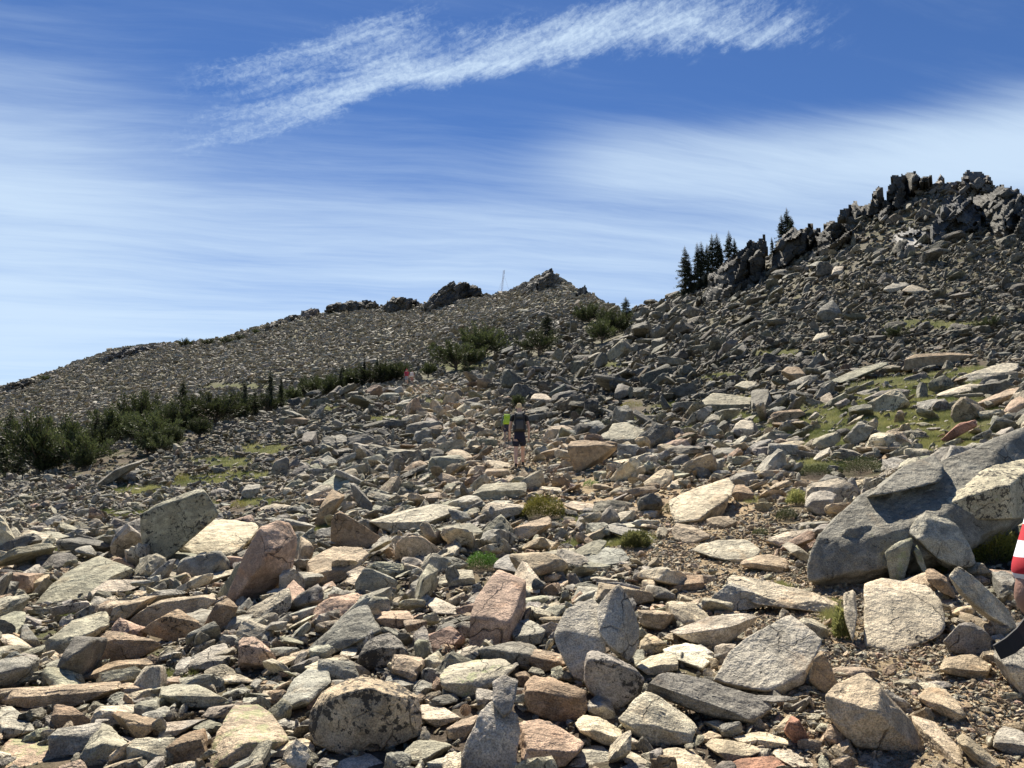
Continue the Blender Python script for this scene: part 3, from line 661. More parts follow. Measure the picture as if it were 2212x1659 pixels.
B('R2','great rounded boulder with black lichen patches on its shaded face','tan',.82,
  '10,1442,60 15,1350,90 70,1250,130 200,1180,190 332,1155,215 482,1190,190 602,1272,130 622,1382,90 602,1482,40 422,1562,0 182,1582,-10 40,1542,20 330,1225,-20 180,1260,-20 480,1270,-20 300,1450,-60', thick=.6, lich=.85, yellow=.3, amp=.016, crisp=True, layer=0, band=0)
B('R2','wedge-shaped grey slab right of the great rounded boulder','pale',.4,'600,1302 702,1305 782,1340 852,1392 702,1452 622,1402', lich=.15)
B('R2','bone-shaped grey rock with a knobbed head on the bottom edge','grey',.25,
  '930,1352,60 1000,1282,110 1130,1330,100 1150,1500,20 1142,1700,-60 780,1710,-40 872,1502,10 1010,1500,-40', thick=.5, lich=.1, yellow=.1, base='960,1660',
  more=('1000,1192,150 1062,1150,180 1142,1180,150 1122,1332,60 1060,1400,10 1002,1300,60',))
B('R2','pink-topped dark boulder with a rust-coloured ridge on the bottom edge','pink',.55,
  '1130,1382 1252,1370 1502,1502 1482,1562 1382,1662 1150,1700', lich=.65, yellow=.15, base='1300,1660')
B('R2','grey peaked rock on the bottom edge in the centre','grey',.3,'1370,1690 1502,1522 1602,1540 1702,1642 1692,1720', lich=.25, base='1550,1680')
B('R2','knobbly brown boulder right of the bone-shaped rock','brown',.6,
  '1140,1262 1222,1150 1292,1190 1502,1222 1522,1342 1482,1402 1352,1422 1162,1342', lich=.35, amp=.06)
B('R2','small pointed grey rock right of the knobbly brown boulder','grey',.5,'1500,1312 1562,1250 1622,1250 1682,1402 1642,1412 1522,1372', lich=.1)
B('R2','long rounded tan rock with a white end in front of the pink-topped boulder','cream',.4,'1440,1412 1482,1370 1602,1380 1822,1532 1792,1566 1602,1532 1472,1462', lich=.1)
B('R2','dark triangular rock crusted with black lichen left of the pink block','dgrey',.7,'240,1152 292,1030 332,960 442,930 502,960 547,1052 502,1082 382,1132', lich=.9, yellow=.2)
B('R2','white lichened cobble left of the dark triangular rock','white',.3,'165,1052 202,990 282,1000 272,1062 212,1092', yellow=.8)
B('R2','long dark slab tilted up to the right, left of centre','dgrey',.25,
  '-20,1062,10 0,982,80 160,862,170 302,770,250 352,775,240 392,862,150 422,922,60 302,962,0 102,1082,-20 200,960,20', lich=.3, yellow=.5, amp=.035)
B('R2','angular pinkish-cream rock above the dark triangular rock','pink',.4,'330,842 402,800 542,800 582,852 572,882 462,912 402,892')
B('R2','flat buff slab below the lying pale rocks left of the pink block','pale',.2,'640,732 692,720 862,812 792,842 672,842', yellow=.2)
B('R2','layered buff slab on the dark rocks left of the pink block','pale',.4,'680,652 752,590 902,580 912,662 792,682 702,672', lich=.15)
B('R2','egg-shaped grey-brown cobble touching the right foot of the pink block','grey',.5,'1080,932 1132,862 1212,840 1292,912 1272,982 1122,1026', lich=.3, yellow=.1)
B('R2','long pale-topped slab above left of centre with a rounded brown end','pale',.35,'310,322 402,280 562,230 722,220 862,230 872,272 702,362 432,392', lich=.15, yellow=.35)
B('R2','smooth brown flat-faced boulder standing left of the long pale-topped slab','brown',.9,'115,482 132,300 182,250 242,290 332,340 442,422 332,482 202,492', lich=.03, yellow=0, amp=.02)
B('R2','flat dark-fronted slab just left of the yellow-green shrub','pale',.5,'930,332 942,232 1012,220 1162,185 1202,262 1132,312 1002,332', lich=.5)
B('R2','dark pointed rock left of the brown flat-faced boulder','brown',.6,'30,362 62,260 132,150 212,190 152,272 92,342', lich=.6, yellow=.3)
B('R2','thin dark slab standing on edge and leaning left','dgrey',.8,'230,122 262,115 352,230 362,272 312,282 252,202', lich=.5, yellow=.3)
B('R2','large buff sloping slab right of the leaning pink slab','tan',.35,'0,682 -20,560 102,470 252,445 342,490 332,520 212,532 212,642 102,672', lich=.15, yellow=.15)
B('R2','bluish grey slab behind the pink block','slate',.25,'1010,602 1002,560 1072,505 1182,500 1232,562 1192,642 1102,622', lich=.05)
B('R2','long narrow grey slab between the grass tufts near the trail','slate',.15,'1550,352 1572,335 1802,370 1902,442 1832,442 1652,392', lich=.02, yellow=.05)
B('R2','smooth grey slab sunk in gravel right of centre','slate',.1,'1470,522 1602,460 1702,470 1752,542 1602,592', lich=.05)
B('R2','reddish block behind the peak of the two-faced grey boulder','tan',.6,'1555,762 1572,610 1642,620 1872,700 1882,762 1782,792 1650,800', lich=.2)
B('R2','flat dark-fronted slab above the yellow-green shrub','green',.5,'880,192 952,120 1182,110 1192,182 962,222', lich=.4)
B('R2','flat-lying pale rock at the right of the yellow-green shrub','cream',.3,'1372,240 1450,210 1560,232 1600,280 1470,290', lich=.08)
B('R2','buff stone with a split face between the shrub and the trail','tan',.5,'1095,380 1200,330 1310,290 1330,350 1220,420 1130,440')
B('R2','brown shard under the flat-topped pale green rock','brown',.7,'1120,1150 1180,1130 1230,1180 1180,1230 1140,1220')
B('R2','low tan rock wedged under the bone-shaped rock','tan',.4,'735,1452 830,1400 930,1370 900,1450 850,1510 750,1500')
B('R2','speckled white boulder on the bottom edge left of the bone-shaped rock','white',.1,'80,1700 180,1600 330,1560 430,1590 500,1700', lich=.15, base='290,1690')
B('R2','greenish slab above the speckled white boulder','green',.25,'510,1570 600,1500 740,1450 790,1540 640,1650 560,1640', lich=.1, yellow=.5)
B('R2','elongated grey stone under the great rounded boulder','slate',.3,'350,1560 440,1480 540,1445 565,1490 450,1575', lich=.2)
# left foreground
B('R1','tall dark slab with a speckled face standing in the left middle ground','green',.9,
  '755,290 832,240 1002,170 1062,150 1102,150 1162,240 1182,282 1062,340 982,420 952,492 870,560 792,600 775,442 760,400', lich=.7, yellow=.25, amp=.014, crisp=True, layer=0, band=0)
B('R1','ribbed cream boulder lying against the tall dark slab','cream',.12,
  '930,392 982,325 1182,290 1352,290 1432,342 1382,422 1282,502 1132,526 1052,532 990,482 940,432', lich=.25, yellow=.3, amp=.05)
B('R1','big pink slab leaning steeply to the right in the left foreground','pink',.5,
  '1220,742,20 1282,580,10 1400,360,40 1500,320,120 1562,330,170 1612,412,150 1582,580,110 1402,742,60 1285,792,10 1400,600,-60 1480,420,-20', thick=.35, lich=.15, yellow=.12, amp=.02, crisp=True, layer=0, band=.2)
B('R1','dark blocky rock supporting the foot of the leaning pink slab','brown',.8,'1090,902 1162,770 1232,735 1290,790 1222,922 1150,930', lich=.5)
B('R1','tan rock face tucked behind the right of the leaning pink slab','tan',.7,'1590,602 1622,402 1702,450 1692,502 1622,572', lich=.15)
B('R1','speckled pinkish rock in front of the leaning pink slab','pink',.4,'1510,722 1582,640 1642,690 1662,762 1592,822 1522,782', lich=.4)
B('R1','brown pyramid-shaped boulder left of the leaning pink slab','brown',.75,'730,912 822,850 922,790 992,800 1082,880 1086,932 1002,986 852,962', lich=.45)
B('R1','rust-brown slab edge behind the pyramid-shaped boulder','tan',.6,'590,862 602,790 702,735 862,725 742,822 622,892', lich=.1)
B('R1','long rust-brown slab running left from the leaning pink slab','tan',.8,'615,895 762,800 902,735 1162,712 1176,762 1082,832 902,862 702,912', lich=.2)
B('R1','broad flat-topped dark boulder in the left foreground','brown',.75,'420,1052 562,920 702,918 952,1000 942,1032 802,1052 562,1112 452,1102', lich=.45, yellow=.4)
B('R1','grey ridge of slab rising to the right at the left side','green',.35,'195,1062 232,960 402,860 582,800 602,882 452,962 402,1022 300,1060', lich=.35, yellow=.2)
B('R1','large smooth grey-green slab flecked with lichen at the left','green',.12,'145,782 352,600 522,500 642,540 742,592 482,682 402,762 302,782', lich=.35, yellow=.45, amp=.015)
B('R1','low pale slab with a dark nook in its front at the left','pale',.25,'420,752 562,640 702,610 822,652 702,702 602,722', lich=.2, yellow=.3)
B('R1','brown-edged flat slab near the left margin','tan',.5,'5,692 112,625 282,610 272,652 172,732 42,722', lich=.3)
B('R1','small dark rock lodged in the front of the low pale slab','brown',.8,'530,700 560,665 640,655 705,690 650,725 570,725')
B('R1','long dark ragged slab behind the grass tuft at the left','brown',.6,'380,1200 562,1090 802,1060 832,1102 702,1142 452,1192', lich=.6, yellow=.2)
B('R1','very long low slab entering from the left edge','tan',.55,'-20,1302 -20,1232 352,1210 652,1190 712,1272 602,1292 402,1332 102,1342', lich=.25, yellow=.3, amp=.03)
B('R1','dark box-shaped rock below the very long low slab','brown',.7,'275,1382 292,1310 402,1330 512,1370 452,1442 332,1472 282,1452', lich=.4, yellow=.3)
B('R1','grey mottled boulder at the left edge near the bottom','grey',.35,'-30,1522 -20,1330 62,1318 182,1422 212,1482 102,1492', lich=.45)
B('R1','pink and yellow-green lichened boulder in the bottom left corner','pink',.25,'-30,1700 0,1542 62,1500 202,1510 402,1572 406,1700', lich=.4, yellow=.9, base='200,1650')
B('R1','pointed mottled rock right of the bottom left corner boulder','green',.45,'400,1700 422,1562 542,1400 622,1440 712,1532 702,1572 562,1602 520,1700', lich=.4, yellow=.6, base='520,1640')
B('R1','big square boulder covered in yellow-green and grey lichen at the bottom','tan',.25,
  '1120,1700 1132,1432 1252,1322 1402,1300 1482,1372 1562,1512 1502,1562 1302,1602 1262,1700', lich=.4, yellow=1.0, amp=.02, base='1200,1650')
B('R1','dark brown banded rock left of the square lichened boulder','brown',.7,'862,1602 902,1540 1012,1462 1122,1440 1122,1642 872,1642', lich=.3)
B('R1','buff rounded rock with a dark right half in the left foreground','grey',.4,'980,1132 1042,1052 1132,1000 1222,980 1262,1052 1232,1132 1052,1152', lich=.3)
B('R1','reddish boulder densely spotted with black lichen','pink',.75,'1260,1002 1312,950 1392,950 1442,1010 1502,1062 1412,1152 1292,1142', lich=.75)
B('R1','bright buff rod of rock right of the black-spotted reddish boulder','tan',.3,'1402,1142 1502,1062 1642,1030 1640,1062 1502,1132 1422,1172', lich=.1)
B('R1','low wavy pale slab above the dark hollow at the left','pale',.35,'960,1202 1082,1150 1252,1140 1402,1190 1382,1222 1202,1212', lich=.15)
B('R1','undercut greenish slab over a dark hollow at the left','green',.5,'820,1300 860,1230 932,1200 1082,1220 1272,1230 1292,1272 1142,1312 1122,1362 882,1332', lich=.4, yellow=.5)
B('R1','mottled brown rock below the undercut greenish slab','brown',.5,'580,1372 642,1350 872,1400 852,1442 742,1522 702,1482', lich=.4, yellow=.3)
B('R1','flat grey rock left of the square lichened boulder','grey',.35,'850,1502 882,1402 1112,1378 1102,1432 942,1492', lich=.3)
B('R1','pale grey streaked boulder leaning on the great rounded boulder','slate',.25,'1480,1342 1582,1182 1662,1118 1772,1130 1802,1192 1682,1322 1502,1382', lich=.15, yellow=.4)
B('R1','small cream rock above the square lichened boulder','cream',.3,'1398,1282 1422,1240 1512,1235 1492,1312 1440,1320')
B('R1','bright cream-tan slab at the bottom right of the square lichened boulder','cream',.45,'1400,1592 1442,1540 1652,1490 1706,1540 1702,1592 1500,1612', lich=.03, yellow=.02)
B('R1','rounded white boulder left of the leaning pink slab','white',.25,'950,602 1002,550 1082,533 1152,550 1112,612 1002,642', lich=.1, yellow=.3)
B('R1','yellow-green lichened rock below the ribbed cream boulder','green',.35,'828,522 962,485 1002,510 902,572 852,562', yellow=1.0)
B('R1','flat pale slab lying under the leaning pink slab','pale',.2,'960,692 1042,620 1282,570 1252,642 1052,692', lich=.1, yellow=.2)
B('R1','small white-topped rock at the foot of the tall dark slab','cream',.4,'615,432 642,410 752,408 732,452 642,462', lich=.2)
B('R1','round brown rock left of the tall dark slab foot','brown',.7,'690,482 782,412 784,502 702,524', lich=.2)
B('R1','small cream boulder left of the round brown rock','cream',.25,'535,502 622,475 692,490 682,532 602,522', lich=.15)
B('R1','pinkish stone in front of the large buff sloping slab','pink',.4,'1700,692 1792,645 1822,680 1742,722')
B('R1','domed grey slab alone among grass in the left middle ground','green',.3,'140,462 152,400 232,370 302,380 372,412 352,442 202,472', lich=.3, yellow=.2)
B('R1','dark grey triangular rock in grass left of the dark ragged slab','dgrey',.5,'95,1010 120,880 205,870 222,1010 150,1040', lich=.4)
B('R1','grey flat rock at the left edge beside the ridge of slab','green',.2,'-20,1010 -20,830 60,800 170,820 100,900 80,1000', lich=.4, yellow=.3)
B('R1','stubby grey block under the leaning pink slab','grey',.5,'1212,915 1250,845 1375,822 1345,890 1260,925', lich=.1)
# middle distance
B('R5','dark trapezoid boulder narrowing downwards right of the nearest hiker','brown',.85,'1405,1102 1412,1045 1482,1032 1532,1050 1742,1088 1702,1142 1502,1222 1442,1226', lich=.15, thick=.5)
B('R5','pinkish tan block with a sharp ridge left of the nearest hiker','tan',.4,'748,1142 782,1088 832,1085 902,1142 862,1182 802,1202', lich=.1)
B('R5','brown brick-shaped rock right of the nearest hiker','brown',.6,'1240,1152 1252,1120 1352,1080 1372,1112 1292,1162')
B('R5','broad banded slab behind the dark trapezoid boulder','green',.35,'1560,1040 1642,975 1822,1008 1852,1052 1702,1082 1582,1062', lich=.25)
B('R5','flat white slab on the path at the hiker\'s left foot','cream',.15,'960,1152 1092,1172 1105,1202 1002,1212', lich=.02, yellow=.02)
B('R5','buff rock with a shaded front just below the nearest hiker','tan',.6,'950,1242 962,1205 1082,1198 1118,1252', lich=.05)
B('R5','small rounded red-brown boulder on the slope right of the nearest hiker','red',.85,'1473,972 1490,930 1540,930 1547,972', lich=0, yellow=0)
B('R5','grey slab broad and flat beyond the dark trapezoid boulder','green',.25,'1400,1040 1480,960 1570,940 1640,980 1560,1040', lich=.3)
B('R5','pale boulder with a flat lichened top above the nearest hiker','pale',.35,'1200,830 1215,798 1290,793 1335,845 1270,858', lich=.3)
B('R5','grey pointed rock among the dark talus right of centre','dgrey',.6,'1640,825 1680,738 1755,765 1750,800 1690,835', lich=.3)
B('R5','thin stump-like dark rock standing on the left slope','dgrey',.9,'443,1085 455,990 475,980 470,1040 468,1088', lich=.3)
B('R6','dark grey fin of rock standing on the left slope','dgrey',.9,'1452,1020 1480,945 1550,912 1572,940 1560,1000 1530,1025', lich=.3)
B('R6','long ledge with a black shaded face running along the left slope','dgrey',.7,'460,1090 560,1010 700,950 800,925 770,960 660,1020 520,1095', lich=.3)
B('R6','dark rounded boulder alone on the crest below the trees','brown',.8,'1520,750 1535,715 1620,700 1668,715 1660,740 1590,755', lich=.2)
B('R6','small dark boulder next to the lone boulder on the crest','brown',.8,'1425,755 1440,725 1475,725 1478,750')
B('R6','large grey-green outcrop slab in the left middle ground','green',.25,'1700,1110 1760,1030 1840,1005 1890,1030 1895,1080 1830,1125', lich=.3, yellow=.3)
B('R6','grey boulder with a reddish corner on the left slope','grey',.6,'1300,1120 1330,1060 1430,1070 1400,1130 1340,1155', lich=.2)
B('R6','pale slab with brown end behind the tall dark slab','pale',.3,'1370,1200 1480,1170 1610,1185 1560,1210 1440,1215', lich=.3)
# right slope
B('R4','long dark curved slab with a rusty underside on the right slope','brown',.75,'1550,1132 1556,1060 1622,1028 1802,1018 2072,1040 1902,1066 1702,1080 1610,1110', lich=.2)
B('R4','bright white slab in the grass of the right slope','white',.15,'1830,1152 1902,1100 2152,1068 2230,1080 2062,1162 1852,1186', lich=.05, yellow=.05)
B('R4','grey flat slab below the bright white slab','pale',.3,'1718,1242 1782,1208 2052,1172 1992,1222 1802,1268', lich=.2)
B('R4','dark flat-topped slab in the middle of the meadow','dgrey',.6,'1320,1252 1502,1210 1602,1220 1592,1282 1362,1292', lich=.5)
B('R4','domed layered slab at the left end of the meadow','green',.3,'435,1302 522,1238 642,1238 832,1270 802,1312 562,1342', lich=.3)
B('R4','dark overhanging slab in the meadow left of the egg-shaped rock','brown',.65,'800,1372 862,1340 1002,1322 1044,1352 902,1402', lich=.4)
B('R4','egg-shaped pale rock standing at the meadow edge','pale',.5,'636,1482 642,1420 682,1372 762,1380 752,1452 692,1492', lich=.15)
B('R4','brown ragged slab at the right edge above the huge boulder','tan',.5,'1935,1302 2102,1220 2222,1195 2222,1250 1982,1328', lich=.45)
B('R4','rust-brown rock at the upper end of the huge boulder','red',.8,'1748,1482 1852,1400 1952,1378 1962,1412 1792,1512', lich=.3)
B('R4','white rounded rock under the turf bank','white',.3,'1066,1592 1102,1560 1172,1518 1167,1562 1102,1612', lich=.05)
B('R4','small sharp pointed rock standing on the right slope','pale',.5,'1108,1082 1125,1008 1174,1082 1132,1102', lich=.1)
B('R4','dark square-shouldered boulder left of the pointed rock','brown',.6,'888,1132 922,1098 1002,1090 1042,1142 1002,1202', lich=.3)
B('R4','long thin slab rising to the right across the right slope','green',.35,'1148,1172 1302,1110 1482,1058 1478,1082 1352,1142 1202,1192', lich=.3)
B('R4','tilted pale slab on the grass left of the long thin slab','pale',.25,'628,1202 702,1170 792,1178 692,1242', lich=.2)
B('R4','large flat boulder on the left end of the right slope terrace','green',.3,'-40,1512 -20,1400 62,1388 182,1450 192,1492 102,1522', lich=.25)
B('R4','flat rock under the crag, largest of the upper right slope','pale',.35,'1550,685 1602,648 1702,680 1742,690 1642,712', lich=.15)
B('R4','long rock left of the largest flat rock of the upper right slope','grey',.4,'1440,682 1492,640 1582,640 1600,662 1502,702', lich=.15)
B('R4','square pale block high on the right slope below the crags','pale',.5,'1168,600 1188,552 1244,550 1232,600 1188,612', lich=.1)
B('R4','triangular dark outcrop halfway up the right slope','dgrey',.6,'1075,830 1120,760 1180,720 1235,800 1190,850 1110,850', lich=.3)
B('R4','curved slab sheltering a hollow high on the right slope','grey',.5,'1010,560 1090,522 1190,530 1215,560 1110,562', lich=.2)
B('R4','grey rock with a bright side low in the dark talus','pale',.4,'1065,960 1090,918 1150,908 1162,935 1110,970', lich=.2)
B('R4','purple-brown flat rock at the right edge above the huge boulder','pink',.4,'2080,1345 2150,1270 2240,1235 2240,1310 2150,1360', lich=.2)
# ------------------------------------------------------------------ crags on the skylines
def inside(poly, u, v):
    n = len(poly); c = np.zeros(np.shape(u), bool); j = n - 1
    for i in range(n):
        xi, yi = poly[i]; xj, yj = poly[j]
        c ^= ((yi > v) != (yj > v)) & (u < (xj - xi) * (v - yi) / (yj - yi + 1e-12) + xi); j = i
    return c
def batch(libs, idx, pos, R, S, tone, lich, seed=0):
    """place library shapes: returns V, F, attrs. idx selects the shape, R (n,3,3), S (n,3)"""
    Vs, Fs, Ts, Ls, Rs = [], [], [], [], []; off = 0
    r_ = np.random.default_rng(seed)
    for k in np.unique(idx):
        sel = np.where(idx == k)[0]; X, F = libs[k][0], libs[k][1]
        V = np.einsum('nij,nkj->nki', R[sel], X[None] * S[sel][:, None, :]) + pos[sel][:, None, :]
        n, m = len(sel), len(X)
        Vs.append(V.reshape(-1, 3)); Fs.append((F[None] + (np.arange(n) * m)[:, None, None] + off).reshape(-1, 3)); off += n * m
        Ts.append(np.repeat(tone[sel], m, 0)); Ls.append(np.repeat(lich[sel], m))
        o_ = r_.uniform(-40, 40, (n, 1, 3)); Rs.append((X[None] * 0.9 + o_).reshape(-1, 3))
    return np.vstack(Vs), np.vstack(Fs), {'tone': ('FLOAT_COLOR', np.vstack(Ts)), 'lich': ('FLOAT', np.concatenate(Ls)), 'rp': ('FLOAT_VECTOR', np.vstack(Rs))}
def rotz(a):
    c, s = np.cos(a), np.sin(a); R = np.zeros((len(a), 3, 3)); R[:, 0, 0] = c; R[:, 0, 1] = -s; R[:, 1, 0] = s; R[:, 1, 1] = c; R[:, 2, 2] = 1; return R
def rotx(a):
    c, s = np.cos(a), np.sin(a); R = np.zeros((len(a), 3, 3)); R[:, 1, 1] = c; R[:, 1, 2] = -s; R[:, 2, 1] = s; R[:, 2, 2] = c; R[:, 0, 0] = 1; return R
def roty(a):
    c, s = np.cos(a), np.sin(a); R = np.zeros((len(a), 3, 3)); R[:, 0, 0] = c; R[:, 0, 2] = s; R[:, 2, 0] = -s; R[:, 2, 2] = c; R[:, 1, 1] = 1; return R
CRAGS = []
def crag(label, outline, S, tilt, ztype=3, lean=0.55, long=1.35, tone=(.20, .19, .17), dens=1.0, name='rock_outcrop', Yadd=0.0, kx=(0, 0, 1.0)):
    poly = [(kx[0] + float(a.split(',')[0]) * kx[2], kx[1] + float(a.split(',')[1]) * kx[2]) for a in outline.split()]
    P = np.array(poly); CRAGS.append(P)
    r_ = np.random.default_rng(len(CRAGS) * 13)
    # ground line under the outcrop
    uu = np.linspace(P[:, 0].min() + .5, P[:, 0].max() - .5, 12); yb = []
    vb = []
    for u in uu:
        vv = np.linspace(P[:, 1].min(), P[:, 1].max(), 80); ins = inside(poly, np.full(80, u), vv); vb.append(vv[ins].max() if ins.any() else P[:, 1].mean())
    yb = hit(uu, np.array(vb) + 1.5); med = np.nanmedian(yb); yb = np.where(np.isnan(yb), med, yb)
    # jointed body: a thick relief of tilted, block-shaped cells filling the outline
    g_ = max(1.0, S / 9.0); c_, s_ = math.cos(math.radians(tilt)), math.sin(math.radians(tilt))
    gu, gv = np.meshgrid(np.arange(P[:, 0].min() - S * .4, P[:, 0].max() + S * .4, g_), np.arange(P[:, 1].min() - S * .4, P[:, 1].max() + S * .4, g_))
    def ab(u, v): return (u * c_ - v * s_), (u * s_ + v * c_)
    def cells(size_a, size_b, r_):
        A_, B_ = ab(gu, gv); ia = np.arange(A_.min() - size_a, A_.max() + size_a, size_a); ib = np.arange(B_.min() - size_b, B_.max() + size_b, size_b)
        ca, cb = np.meshgrid(ia, ib); ca = ca.ravel() + r_.uniform(-.45, .45, ca.size) * size_a; cb = cb.ravel() + r_.uniform(-.45, .45, cb.size) * size_b
        best = np.full(gu.shape, 1e18); idx = np.zeros(gu.shape, int)
        for k in range(len(ca)):
            d_ = ((A_ - ca[k]) / size_a) ** 2 + ((B_ - cb[k]) / size_b) ** 2; m_ = d_ < best; best[m_] = d_[m_]; idx[m_] = k
        return idx, A_ - ca[idx], B_ - cb[idx], len(ca)
    i1, da, db, n1 = cells(S * 1.25 * long, S * 1.15, r_); i2, ea, eb, n2c = cells(S * .50 * long, S * .42, r_)
    ou = r_.normal(0, .16, n1)[i1] * S + r_.normal(0, .10, n2c)[i2] * S; ov = r_.normal(0, .20, n1)[i1] * S + r_.normal(0, .10, n2c)[i2] * S
    M_ = inside(poly, gu + ou, gv + ov)
    # keep the largest connected patch
    lab = np.zeros(M_.shape, int); nl_ = 0; best_ = (0, 0)
    for y0_, x0_ in zip(*np.where(M_)):
        if lab[y0_, x0_]: continue
        nl_ += 1; st_ = [(y0_, x0_)]; lab[y0_, x0_] = nl_; cnt = 0
        while st_:
            yy, xx = st_.pop(); cnt += 1
            for y1, x1 in ((yy + 1, xx), (yy - 1, xx), (yy, xx + 1), (yy, xx - 1)):
                if 0 <= y1 < M_.shape[0] and 0 <= x1 < M_.shape[1] and M_[y1, x1] and not lab[y1, x1]: lab[y1, x1] = nl_; st_.append((y1, x1))
        if cnt > best_[0]: best_ = (cnt, nl_)
    M_ = lab == best_[1]
    edge = M_.astype(float); dist = np.zeros(M_.shape)
    for _ in range(14):
        dist += edge; e2 = edge.copy(); e2[1:-1, 1:-1] = np.minimum.reduce([edge[1:-1, 1:-1], edge[:-2, 1:-1], edge[2:, 1:-1], edge[1:-1, :-2], edge[1:-1, 2:]]); e2[0] = e2[-1] = 0; e2[:, 0] = e2[:, -1] = 0; edge = e2
    dist = dist * g_
    rel = r_.uniform(-.5, .5, n1)[i1] * S + da * r_.normal(0, .30, n1)[i1] + db * r_.normal(.25, .55, n1)[i1] + r_.uniform(-.22, .22, n2c)[i2] * S + ea * r_.normal(0, .25, n2c)[i2] + eb * r_.normal(.1, .55, n2c)[i2]
    Yb = np.interp(gu, uu, yb); vbb = np.interp(gu, uu, vb); k0 = Yb / FPX
    body = np.sqrt(np.maximum(dist, .2)) * math.sqrt(S) * .55
    Yf = Yb + Yadd + (np.maximum(vbb - gv, -6) * lean + rel - body) * k0; Yk = Yb + Yadd + (np.maximum(vbb - gv, -6) * lean * .8 + S * 1.2 + body * 1.4 + np.abs(rel) * .6) * k0
    Yk = np.maximum(Yk, Yf + .25 * S * k0)
    s1_, w1_ = ray(gu, gv); PF = np.stack([s1_ * Yf, Yf, CAMZ + w1_ * Yf], -1); PB = np.stack([s1_ * Yk, Yk, CAMZ + w1_ * Yf], -1)
    vid = -np.ones(M_.shape, int); vid[M_] = np.arange(M_.sum()); nv = M_.sum()
    q4 = M_[:-1, :-1] & M_[1:, :-1] & M_[:-1, 1:] & M_[1:, 1:]; yy, xx = np.where(q4)
    a_, b2, c2, d2 = vid[yy, xx], vid[yy, xx + 1], vid[yy + 1, xx + 1], vid[yy + 1, xx]
    Fq = [np.stack([a_, d2, c2], 1), np.stack([a_, c2, b2], 1), np.stack([a_, c2, d2], 1) + nv, np.stack([a_, b2, c2], 1) + nv]
    qp = np.pad(q4, 1)
    for (dy, dx_, e1, e2) in ((-1, 0, (0, 0), (0, 1)), (1, 0, (1, 1), (1, 0)), (0, -1, (1, 0), (0, 0)), (0, 1, (0, 1), (1, 1))):
        m_ = ~qp[yy + 1 + dy, xx + 1 + dx_]; p1 = vid[yy[m_] + e1[0], xx[m_] + e1[1]]; p2 = vid[yy[m_] + e2[0], xx[m_] + e2[1]]
        Fq += [np.stack([p1, p2, p2 + nv], 1), np.stack([p1, p2 + nv, p1 + nv], 1)]
    V0 = np.vstack([PF[M_], PB[M_]]); F0 = np.vstack(Fq); usedv = np.zeros(len(V0), bool); usedv[F0.ravel()] = True; rm = np.cumsum(usedv) - 1
    tc = np.array(tone)[None] * (r_.uniform(.75, 1.3, n1)[i1] * r_.uniform(.85, 1.2, n2c)[i2])[M_][:, None]; tc = np.hstack([np.vstack([tc, tc]), np.ones((2 * nv, 1))])[usedv]
    V0, F0 = V0[usedv], rm[F0]
    lc = np.full(len(V0), .3); kz = float(np.median(k0)) * S
    Vs, Fs, off = [V0], [F0], len(V0); At = {'tone': ['FLOAT_COLOR', [tc]], 'lich': ['FLOAT', [lc]], 'rp': ['FLOAT_VECTOR', [V0 / kz * .5]]}
    # blocks bedded into its face
    sel = np.where((M_ & (dist > S * .35)).ravel())[0]; nbk = min(len(sel), int(M_.sum() * g_ * g_ / (S * S) * 1.1))
    if nbk > 0:
        sel = r_.choice(sel, nbk, replace=False); pos = PF.reshape(-1, 3)[sel]; n = nbk; sz = S * k0.ravel()[sel] * .5 * r_.uniform(.35, .95, n)
        sz = np.minimum(sz, dist.ravel()[sel] * k0.ravel()[sel] * .9)
        Sc = np.stack([sz * long, sz * r_.uniform(.7, 1.1, n), sz * r_.uniform(.8, 1.5, n)], 1); th = np.radians(tilt + r_.normal(0, 9, n))
        R = np.einsum('nij,njk->nik', roty(-th), np.einsum('nij,njk->nik', rotx(r_.normal(0.15, .35, n)), rotz(r_.normal(0, .3, n))))
        tn = np.hstack([np.array(tone)[None] * r_.uniform(.8, 1.35, (n, 1)), np.ones((n, 1))])
        V, F, A = batch(LIB[3], r_.integers(0, 22, n), pos, R, Sc, tn, r_.uniform(.1, .45, n), 5)
        Vs.append(V); Fs.append(F + off)
        for k, (ty2, arr) in A.items(): At[k][1].append(arr)
    o = mesh_obj(name, np.vstack(Vs), np.vstack(Fs), M_SCREE, smooth=False, attrs={k: (q[0], np.concatenate(q[1])) for k, q in At.items()})
    tag(o, label, 'rock outcrop')
    return o
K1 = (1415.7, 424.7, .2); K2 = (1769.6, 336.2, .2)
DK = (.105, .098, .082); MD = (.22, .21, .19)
crag('dark leaning fin of rock beside the row of tall spruces', '430,1150 620,930 610,800 700,680 900,570 1010,560 1050,480 1150,460 1190,620 1220,850 1050,960 800,1120 560,1160', 26, 52, kx=K1, tone=DK)
crag('jagged crag with a beak-like tip in front of the three spruces', '1220,640 1300,480 1450,350 1560,320 1690,298 1720,400 1640,640 1420,780 1230,830', 26, 38, kx=K1, tone=DK)
crag('rounded dark crag between the beaked crag and the high ridge', '1700,370 1850,290 2050,270 2150,330 2150,480 1900,610 1700,640', 28, 35, kx=K1, tone=DK)
crag('dark towers at the left end of the high ridge crags', '190,700 230,600 325,560 330,470 375,465 430,520 520,480 620,320 700,310 740,500 640,640 400,740', 24, 60, kx=K2, tone=DK)
crag('serrated dark crest left of the summit block', '700,500 712,310 790,240 850,228 930,260 1090,180 1180,175 1210,280 1000,400 900,520 720,700 620,740', 26, 55, kx=K2, tone=DK)
crag('tilted pale slabs leading up to the summit block', '1200,370 1290,220 1340,270 1440,240 1500,250 1520,330 1440,420 1300,430', 22, 35, kx=K2, tone=(.30, .27, .23))
